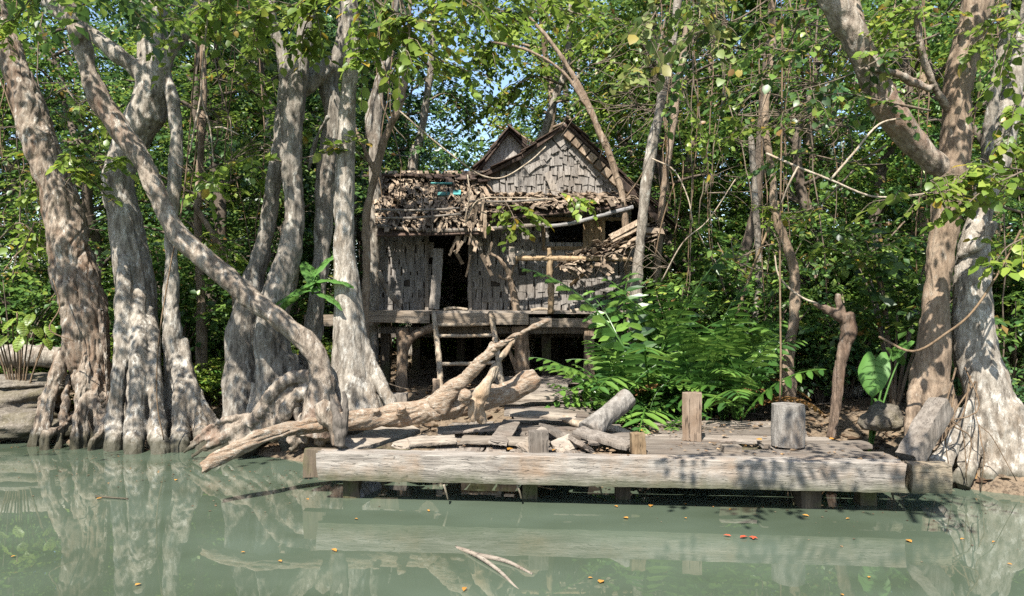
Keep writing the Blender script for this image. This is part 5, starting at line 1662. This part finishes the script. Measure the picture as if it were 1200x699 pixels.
for k in range(46):                                     # lianas: straight, thin, in the shade of the canopy
    zone = [(690, 960), (780, 960), (0, 60), (210, 300), (960, 1090), (780, 950), (430, 480), (1150, 1200)][k % 8]
    x = rs.uniform(*zone)
    Yv = rs.uniform(11.2, 14.5) if zone[0] != 430 else rs.uniform(12.8, 13.1)
    if zone == (690, 960):
        x = max(x, 775)
    y1 = rs.uniform(180, 470) if zone[0] != 430 else rs.uniform(150, 300)
    q = [P(x + rs.normal(0, 12), -60, Yv), P(x + rs.normal(0, 10), y1 * .3, Yv), P(x + rs.normal(0, 8), y1 * .7, Yv - .1), P(x + rs.normal(0, 6), y1, Yv - .1)]
    vine('hanging_vine', 'thin brown liana hanging straight down in the shaded forest', 'vine', [q], rs.uniform(.006, .017), rs.uniform(.005, .012), M['vine'] if k % 3 else M['twig'], 'lianas hanging in the forest', .012)
for k in range(52):                                     # tangles of dead twigs up in the canopy
    zone = [(790, 960, 0, 150), (620, 800, 20, 130), (960, 1180, 10, 240), (0, 120, 100, 330), (240, 320, 60, 300), (780, 960, 150, 330), (840, 1060, 60, 200)][k % 7] if k < 46 else (760, 1000, 0, 140)
    x, y = rs.uniform(zone[0], zone[1]), rs.uniform(zone[2], zone[3])
    Yv = rs.uniform(9.5, 12.5) if zone[0] > 700 else rs.uniform(11.6, 13)
    a = rs.uniform(-.9, .9) + (math.pi if rs.uniform() < .5 else 0)
    ps = []
    c = P(x, y, Yv)
    for j in range(5 if k % 2 else 8):
        a2 = a + rs.normal(0, .7)
        L = rs.uniform(.4, 1.3)
        d = np.array([math.cos(a2), rs.normal(0, .3), math.sin(a2) * .8]) * L
        s = c + rs.normal(0, .004, 3)
        ps.append([s, s + d * .35 + rs.normal(0, .09, 3), s + d * .7 + rs.normal(0, .09, 3), s + d + [0, 0, -.28 * L]])
    vine('dead_twig', 'bare grey twigs tangled among the forest leaves', 'twig', ps, .0075, .003, M['twig'], 'bare twigs tangled in the canopy', 0, 4)
# ------------------------------------------------------------------ forest behind
rs = np.random.RandomState(33)
CROWN_BANK = []


def forest_variant(seed, h, wood, leaf, lf=.15, low=.12, wide=2.6, dens=1.0):
    r = np.random.RandomState(seed)
    g = Geo()
    n = 8
    pts = [np.array([0, 0, -.3])]
    for k in range(n):
        pts.append(pts[-1] + [r.normal(0, .22), r.normal(0, .22), h * .9 / n])
    cc = catmull(pts, 5)
    sweep(g, cc, np.linspace(.17, .04, len(cc)) * r.uniform(.8, 1.2), 9, .15)
    C, Rr = [], []
    nl = int(22 * dens)
    for k in range(nl):
        t = low + (1 - low) * (k + r.uniform(0, 1)) / nl
        i = min(int(t * (len(cc) - 1)), len(cc) - 1)
        a = k * 2.4 + r.uniform(-.5, .5)
        L = wide * r.uniform(.35, 1.15) * (1 - .45 * abs(t - .5))
        d = np.array([math.cos(a), math.sin(a), r.uniform(-.05, .45)])
        e = cc[i] + d * L
        m_ = cc[i] + d * L * .5 + [0, 0, .15]
        sweep(g, catmull([cc[i], m_, e], 4), np.linspace(.045, .01, 9), 5)
        for f in (.5, .75, 1.0, 1.1):
            C.append(cc[i] + d * L * f + r.normal(0, .22, 3))
            Rr.append(r.uniform(.3, .7))
    C.append(cc[-1])
    Rr.append(.8)
    trunk = g.mesh('trunk', smooth=True)
    trunk.materials.append(M[wood])
    crown = crown_mesh('crown', C, Rr, 24, 8, lf * 1.12, r, .5)
    crown.materials.append(M[leaf])
    return trunk, crown


VAR = [forest_variant(101, 11, 'bark_dark', 'leaf_cool', .14), forest_variant(102, 12.5, 'bark_brown', 'leaf_forest', .15, .25), forest_variant(103, 10, 'bark_dark', 'leaf_forest', .13, .08), forest_variant(104, 13, 'bark_grey', 'leaf_cool', .16, .3, 3.0),
       forest_variant(105, 9, 'bark_dark', 'leaf_forest', .12, .06, 2.2),
       forest_variant(106, 11, 'bark_brown', 'leaf_fresh', .13, .2, 2.4, .8), forest_variant(107, 12, 'bark_dark', 'leaf_forest', .22, .15, 2.6, .7)]
PROTO = {}


def forest_tree(v, x, y, s, label, group, rz, sz=1.0):
    root = thing('forest_tree', label, 'tree', (x, y, gz(x, y)), group)
    link('trunk', VAR[v][0], None, root)
    link('crown', VAR[v][1], None, root)
    root.rotation_euler = (rs.normal(0, .05), rs.normal(0, .05), rz)
    root.scale = (s, s, s * sz)
    return root


ZL = [('leafy forest tree in the dense green thicket left of the hut', 'forest trees left of the hut'),
      ('leafy forest tree rising behind the roof of the hut', 'forest trees behind the hut'),
      ('leafy forest tree in the dark thicket right of the hut', 'forest trees right of the hut')]
placed = []


def ok(x, y, d):
    return all((x - a) ** 2 + (y - b) ** 2 > d * d for a, b in placed)


def place(px, Y, v=None, s=None, sz=1.0):
    x = P(px, 0, Y)[0]
    if not ok(x, Y, 1.15):
        return
    placed.append((x, Y))
    z = 0 if px < 430 else (1 if px < 770 else 2)
    v = rs.randint(len(VAR)) if v is None else v
    s = rs.uniform(.85, 1.15) if s is None else s
    forest_tree(v, x, Y, s, ZL[z][0], ZL[z][1], rs.uniform(0, 6.28), sz)


# near row, hand placed
for px, Y, v, s in [(20, 14.5, 2, .85), (-60, 13.5, 0, .9), (110, 15.2, 4, .9), (200, 14.6, 0, .9), (262, 15.5, 2, .95), (330, 15.0, 4, .9), (395, 15.6, 0, .95),
                    (820, 15.2, 2, .9), (880, 14.6, 0, .95), (945, 14.8, 4, .95), (1000, 13.8, 2, .85), (1075, 14.2, 0, .85), (1150, 13.2, 4, .85), (1220, 12.6, 2, .9), (800, 18.2, 1, .9)]:
    place(px, Y, v, s)
for k in range(150):
    px = rs.uniform(-420, 1620)
    Y = rs.uniform(16.5, 30)
    if 400 < px < 790 and Y < 19.5:
        continue
    if 476 < px < 605:
        # low growth under the patch of open sky behind the roof
        if Y < 21:
            continue
        top = (350 - rs.uniform(168, 200)) / F * Y + H
        place(px, Y, 4, max(.25, top / 11.5))
        continue
    if 1012 < px < 1058 and Y > 16:
        continue
    if 605 < px < 660 and Y > 22:
        place(px, Y, 4, .75)
        continue
    place(px, Y)


# bushes of the understorey
def bush_variant(seed, h, w, lf, leaf):
    r = np.random.RandomState(seed)
    g = Geo()
    C, Rr = [], []
    for k in range(9):
        a = r.uniform(0, 6.28)
        e = np.array([math.cos(a) * w * r.uniform(.2, 1), math.sin(a) * w * r.uniform(.2, 1), h * r.uniform(.5, 1)])
        sweep(g, catmull([[0, 0, -.1], e * [.4, .4, .6], e], 4), np.linspace(.022, .005, 9), 5)
        for f in (.6, .85, 1.0):
            C.append(e * [f, f, f])
            Rr.append(r.uniform(.22, .42))
    st = g.mesh('stem', smooth=True)
    st.materials.append(M['twig'])
    cr = crown_mesh('foliage', C, Rr, 26, 7, lf, r, .32, True, .45)
    cr.materials.append(M[leaf])
    return st, cr


BV = [bush_variant(201, 1.7, .8, .11, 'leaf_forest'), bush_variant(202, 1.2, .7, .10, 'leaf_cool'), bush_variant(203, 2.3, .9, .13, 'leaf_forest'), bush_variant(204, .8, .5, .10, 'leaf_fresh')]
BL = [('bushy shrub growing low in the shade left of the hut', 'shrubs left of the hut'), ('bushy shrub in the gloom under and behind the hut', 'shrubs behind the hut'), ('bushy shrub on the shaded bank right of the fern clump', 'shrubs right of the hut')]


def bush(px, Y, v, s):
    x = P(px, 0, Y)[0]
    z = 0 if px < 430 else (1 if px < 770 else 2)
    root = thing('shrub', BL[z][0], 'shrub', (x, Y, gz(x, Y)), BL[z][1])
    link('stem', BV[v][0], None, root)
    link('foliage', BV[v][1], None, root)
    root.rotation_euler = (0, 0, rs.uniform(0, 6.28))
    root.scale = (s, s, s)


for k in range(130):
    px = rs.uniform(-80, 1290)
    Y = rs.uniform(12.4, 17)
    if 395 < px < 765:
        Y = rs.uniform(17.6, 20.5)
    if 765 < px < 1290:
        Y = rs.uniform(12.0, 16.5) if px < 1040 else rs.uniform(10.6, 15)
    if px < 395 and Y < 12.9:
        Y += 1.0
    bush(px, Y, rs.randint(4), rs.uniform(.75, 1.35))
for px, Y, v, s in [(20, 12.2, 3, .8), (60, 12.0, 3, .6), (240, 12.4, 3, .8), (215, 12.0, 3, .7), (800, 12.2, 0, 1.0), (1180, 10.4, 1, .9), (960, 12.0, 1, .8), (1060, 11.4, 1, .8)]:
    bush(px, Y, v, s)

# far wood closing the view
r = np.random.RandomState(77)
C = []
for k in range(2300):
    a = r.uniform(-1.15, 1.15)
    d = r.uniform(30, 42)
    px = 600 + math.tan(a) * F
    x, y = math.sin(a) * d, math.cos(a) * d
    top = 17.5 + 1.5 * math.sin(a * 9)
    if 455 < px < 625:
        top = H + (350 - (172 + 14 * math.sin(px * .09))) / F * y
    elif 1005 < px < 1065:
        top = H + (350 - 215) / F * y
    C.append([x, y, .8 + (top - .8) * r.uniform(0, 1) ** 1.25])
me = crown_mesh('far_wood', C, r.uniform(.8, 1.9, len(C)), 9, 7, .3, r, .7)
tag(link('far_wood', me, M['leaf_cool']), kind='stuff', label='far dense wood closing off the view behind the trees', cat='forest')

# ------------------------------------------------------------------ litter, rocks, bank log, floating leaves
r = np.random.RandomState(55)
n = 15000
x = r.uniform(-13, 13, n)
y = r.uniform(8, 21, n)
z = ground_z(x, y)
k = (z > .06) & (r.uniform(0, 1, n) < .9)
x, y, z = x[k], y[k], z[k]
n = len(x)
a = r.uniform(0, 6.28, n)
me = leaves_mesh('leaf_litter', np.stack([x, y, z + .012], 1), np.stack([np.cos(a), np.sin(a), r.normal(0, .15, n)], 1), np.stack([r.normal(0, .3, n), r.normal(0, .3, n), np.ones(n)], 1), r.uniform(.06, .15, n), .45)
tag(link('leaf_litter', me, M['leaf_dead']), 'brown dead leaves scattered over the bank soil', 'leaf litter', kind='stuff')
g = Geo()
for k in range(420):
    x, y = r.uniform(-9, 9), r.uniform(9.6, 15)
    z = gz(x, y)
    if z < .08:
        continue
    a = r.uniform(0, 6.28)
    L = r.uniform(.15, .8)
    d = np.array([math.cos(a) * L, math.sin(a) * L, r.uniform(-.02, .12)])
    p = np.array([x, y, z + .02])
    sweep(g, catmull([p, p + d * .5 + r.normal(0, .04, 3), p + d], 3), np.full(7, r.uniform(.004, .013)), 4)
tag(link('twig_litter', g.mesh('twig_litter', smooth=True), M['twig']), 'dry twigs strewn over the bank', 'twig litter', kind='stuff')
# dead leaves on the deck
n = 130
s_, d_ = r.uniform(1.1, 5.6, n), r.uniform(.05, 2.2, n)
pos = np.array([at(a, b, .492) for a, b in zip(s_, d_)])
a = r.uniform(0, 6.28, n)
for k in range(64):
    q = k * 2
    me = leaves_mesh('fallen_leaf', np.zeros((1, 3)), np.array([[math.cos(a[q]), math.sin(a[q]), .1]]), np.array([[r.normal(0, .2), r.normal(0, .2), 1]]), np.array([r.uniform(.04, .10)]), .4)
    tag(link('fallen_leaf', me, M['leaf_float'] if k % 6 == 0 else M['leaf_dead'], None, pos[q]), 'small dry leaf lying on the deck boards', 'leaf', 'dry leaves lying on the deck')


n = 1500
s_, d_ = r.uniform(1.0, 5.7, n), np.abs(r.normal(0, 1.3, n)) + .05
d_ = np.where(r.uniform(0, 1, n) < .45, r.uniform(1.4, 2.4, n), d_)
k = (d_ < 2.4) & (vnoise(np.stack([s_ * 1.8, d_ * 2.2, 0 * s_], 1)) > -.1) & ((s_ > 3.1) | (d_ < 1.9))
s_, d_ = s_[k], d_[k]
n = len(s_)
pos = A0 + du * s_[:, None] + dn * d_[:, None] + np.array([0, 0, .140]) + np.array([0, 0, 1]) * r.uniform(0, .012, n)[:, None]
a = r.uniform(0, 6.28, n)
me = leaves_mesh('deck_litter', pos, np.stack([np.cos(a), np.sin(a), r.normal(0, .1, n)], 1), np.stack([r.normal(0, .25, n), r.normal(0, .25, n), np.ones(n)], 1), r.uniform(.015, .06, n), r.uniform(.12, .45, n), True)
tag(link('deck_litter', me, M['leaf_dead']), 'crumbled leaf and bark scraps strewn over the deck boards', 'litter', kind='stuff')


def rock(px, py, Y, w, h, d, label, seed):
    g = Geo()
    import bmesh
    bm = bmesh.new()
    bmesh.ops.create_icosphere(bm, subdivisions=4, radius=1)
    v = np.array([q.co[:] for q in bm.verts])
    f = [[q.index for q in ff.verts] for ff in bm.faces]
    bm.free()
    v = v * (1 + .28 * fbm(v * 1.4 + seed, 3) + .07 * fbm(v * 5 + seed, 2))[:, None]
    v[:, 2] = np.maximum(v[:, 2], -.5)
    g.add(v * [w, d, h] + P(px, py, Y), f)
    solo('rock', g, M['rock'], P(px, py, Y), label, 'rock', smooth=True)


rock(1034, 494, 9.1, .24, .2, .22, 'rounded grey rock beside the leaning post at the right end of the deck', 1)
rock(60, 505, 11.2, .55, .22, .4, 'low flat muddy rock at the water edge left of the buttressed tree', 3)
rock(10, 470, 11.6, .8, .25, .5, 'pale flat ledge of rock on the bank at the far left edge', 4)
rock(36, 448, 11.9, .7, .13, .5, 'flat upper ledge of rock below the old log at the far left', 5)
rock(15, 498, 11.1, .7, .25, .4, 'dark rock face touching the water at the far left edge', 7)
g = Geo()
limb(g, [(-80, 415, 12.2, 26), (0, 416, 12.1, 27), (40, 417, 12.1, 27), (110, 420, 12.1, 25)], 14, 6, .15)
solo('old_log', g, M['bark_grey'], P(20, 420, 12.1), 'old grey log lying on the bank behind the far left tree', 'log', smooth=True)
g = Geo()
limb(g, [(930, 462, 12.2, 16), (985, 458, 12.3, 18), (1050, 462, 12.3, 16)], 12, 6, .2)
solo('old_log', g, M['bark_grey'], P(990, 462, 12.3), 'old fallen log lying in shade behind the broken dead trunk', 'log', smooth=True)
# thin sunken sticks reaching out of the water in front
vine('water_stick', 'pale bare stick lying in the water below the beam, forked at its near end', 'stick', [[[-.47, 6.35, -.02], [-.3, 6.1, .015], [-.1, 5.75, .01], [.05, 5.4, -.01]], [[-.3, 6.1, .01], [-.05, 5.95, .012], [.15, 5.7, 0]]], .024, .01, M['board_pale'])
vine('water_stick', 'short thin stick floating near the water edge at left', 'stick', [[P(112, 585, 7.9) * [1, 1, 0] + [0, 0, .01], P(150, 588, 7.8) * [1, 1, 0] + [0, 0, .012]]], .012, .008, M['deadtwig'])
for k in range(4):
    px, py = [606, 520, 700, 1043][k], [579, 580, 573, 582][k]
    vine('hanging_root', 'thin root hanging below the underside of the front beam', 'root', [bp((px, 568, 7.6), (px + 3, py - 2, 7.6), (px + 5, py + 6, 7.6))], .014, .008, M['deadtwig'], 'thin roots hanging under the front beam')
# fine drift of leaf bits along the bank
n = 900
x = r.uniform(-7, 6.5, n)
yb = np.interp(x, BANK[:, 0], BANK[:, 1])
y = yb - .5 - np.abs(r.normal(0, .9, n))
k = (ground_z(x, y) < -.01) & (y > 4.5)
x, y = x[k], y[k]
n = len(x)
a = r.uniform(0, 6.28, n)
me = leaves_mesh('floating_litter', np.stack([x, y, np.full(n, .006)], 1), np.stack([np.cos(a), np.sin(a), 0 * a + .03], 1), np.tile([[0, 0, 1.0]], (n, 1)), r.uniform(.01, .04, n), .4, True)
tag(link('floating_litter', me, M['leaf_dead']), 'tiny brown leaf scraps drifting on the water along the bank', 'leaf litter', kind='stuff')
# floating leaves
spots = [(207, 563), (186, 555), (127, 568), (359, 586), (501, 599), (419, 610), (282, 649), (158, 688), (18, 653), (389, 645), (120, 585), (703, 685), (689, 679), (763, 593), (806, 592), (975, 597), (996, 609), (1130, 633), (1180, 662), (736, 609),
         (720, 594), (805, 609), (940, 605), (1018, 679), (1062, 634), (858, 598), (1166, 636), (989, 700), (545, 690), (330, 660), (60, 610), (250, 600), (450, 575), (620, 585), (672, 592), (1082, 592), (1100, 598), (1120, 590), (1060, 590), (1142, 604), (905, 600)]
for k, (px, py) in enumerate(spots[:30]):
    Yl = F * H / (py - 349.5)
    xx = (px - 600) / F * Yl
    a = r.uniform(0, 6.28)
    me = leaves_mesh('floating_leaf', np.zeros((1, 3)), np.array([[math.cos(a), math.sin(a), .05]]), np.array([[0, 0, 1.0]]), np.array([r.uniform(.03, .075)]), r.uniform(.25, .5))
    tag(link('floating_leaf', me, M['leaf_float'], None, (xx, Yl, .012)), 'small orange or yellow leaf floating on the green water', 'leaf', 'leaves floating on the water')
me = leaves_mesh('floating_leaf', np.array([[0, 0, 0], [.08, .02, 0], [-.06, .04, 0], [.1, -.04, 0]]), np.array([[1, .4, .1], [1, -.6, .1], [-1, .5, .1], [.4, 1, .2]]), np.tile([[0, 0, 1.0]], (4, 1)), np.array([.085, .08, .07, .06]), .3)
Yl = F * H / (632 - 349.5)
tag(link('floating_sprig', me, M['leaf_red'], None, ((867 - 600) / F * Yl, Yl, .014)), 'cluster of red leaves floating below the middle of the front beam', 'leaf')

# ------------------------------------------------------------------ light, sky, camera
sun_dir = Vector((-.22, -.62, .86)).normalized()        # towards the sun
sd = bpy.data.lights.new('sun', 'SUN')
sd.energy = 5.0
sd.angle = math.radians(.53)
sd.color = (1, .965, .90)
so = bpy.data.objects.new('sun', sd)
so.rotation_euler = sun_dir.to_track_quat('Z', 'Y').to_euler()
COL.objects.link(so)
w = bpy.data.worlds.new('World')
SC.world = w
w.use_nodes = True
nt = w.node_tree
sky = nt.nodes.new('ShaderNodeTexSky')
sky.sky_type = 'NISHITA'
sky.sun_disc = False
sky.sun_elevation = math.asin(sun_dir.z)
sky.sun_rotation = math.atan2(sun_dir.x, sun_dir.y)
sky.ozone_density = 1.6
nt.links.new(sky.outputs[0], nt.nodes['Background'].inputs[0])
nt.nodes['Background'].inputs[1].default_value = .105
cam = bpy.data.cameras.new('camera')
cam.lens = 27
cam.sensor_width = 36
cam.clip_end = 1000
co = bpy.data.objects.new('camera', cam)
co.location = (0, 0, H)
co.rotation_euler = (math.radians(90), 0, 0)
COL.objects.link(co)
SC.camera = co
SC.view_settings.view_transform = 'Standard'
SC.view_settings.look = 'None'
SC.view_settings.exposure = 1.45
SC.view_settings.gamma = 1
SC.render.engine = 'CYCLES'
cy = SC.cycles
cy.max_bounces = 6
cy.diffuse_bounces = 4
cy.glossy_bounces = 3
cy.transmission_bounces = 3
cy.transparent_max_bounces = 4
cy.sample_clamp_indirect = 6
cy.caustics_reflective = False
cy.caustics_refractive = False
cy.use_denoising = False
cy.use_adaptive_sampling = True
cy.adaptive_threshold = .005
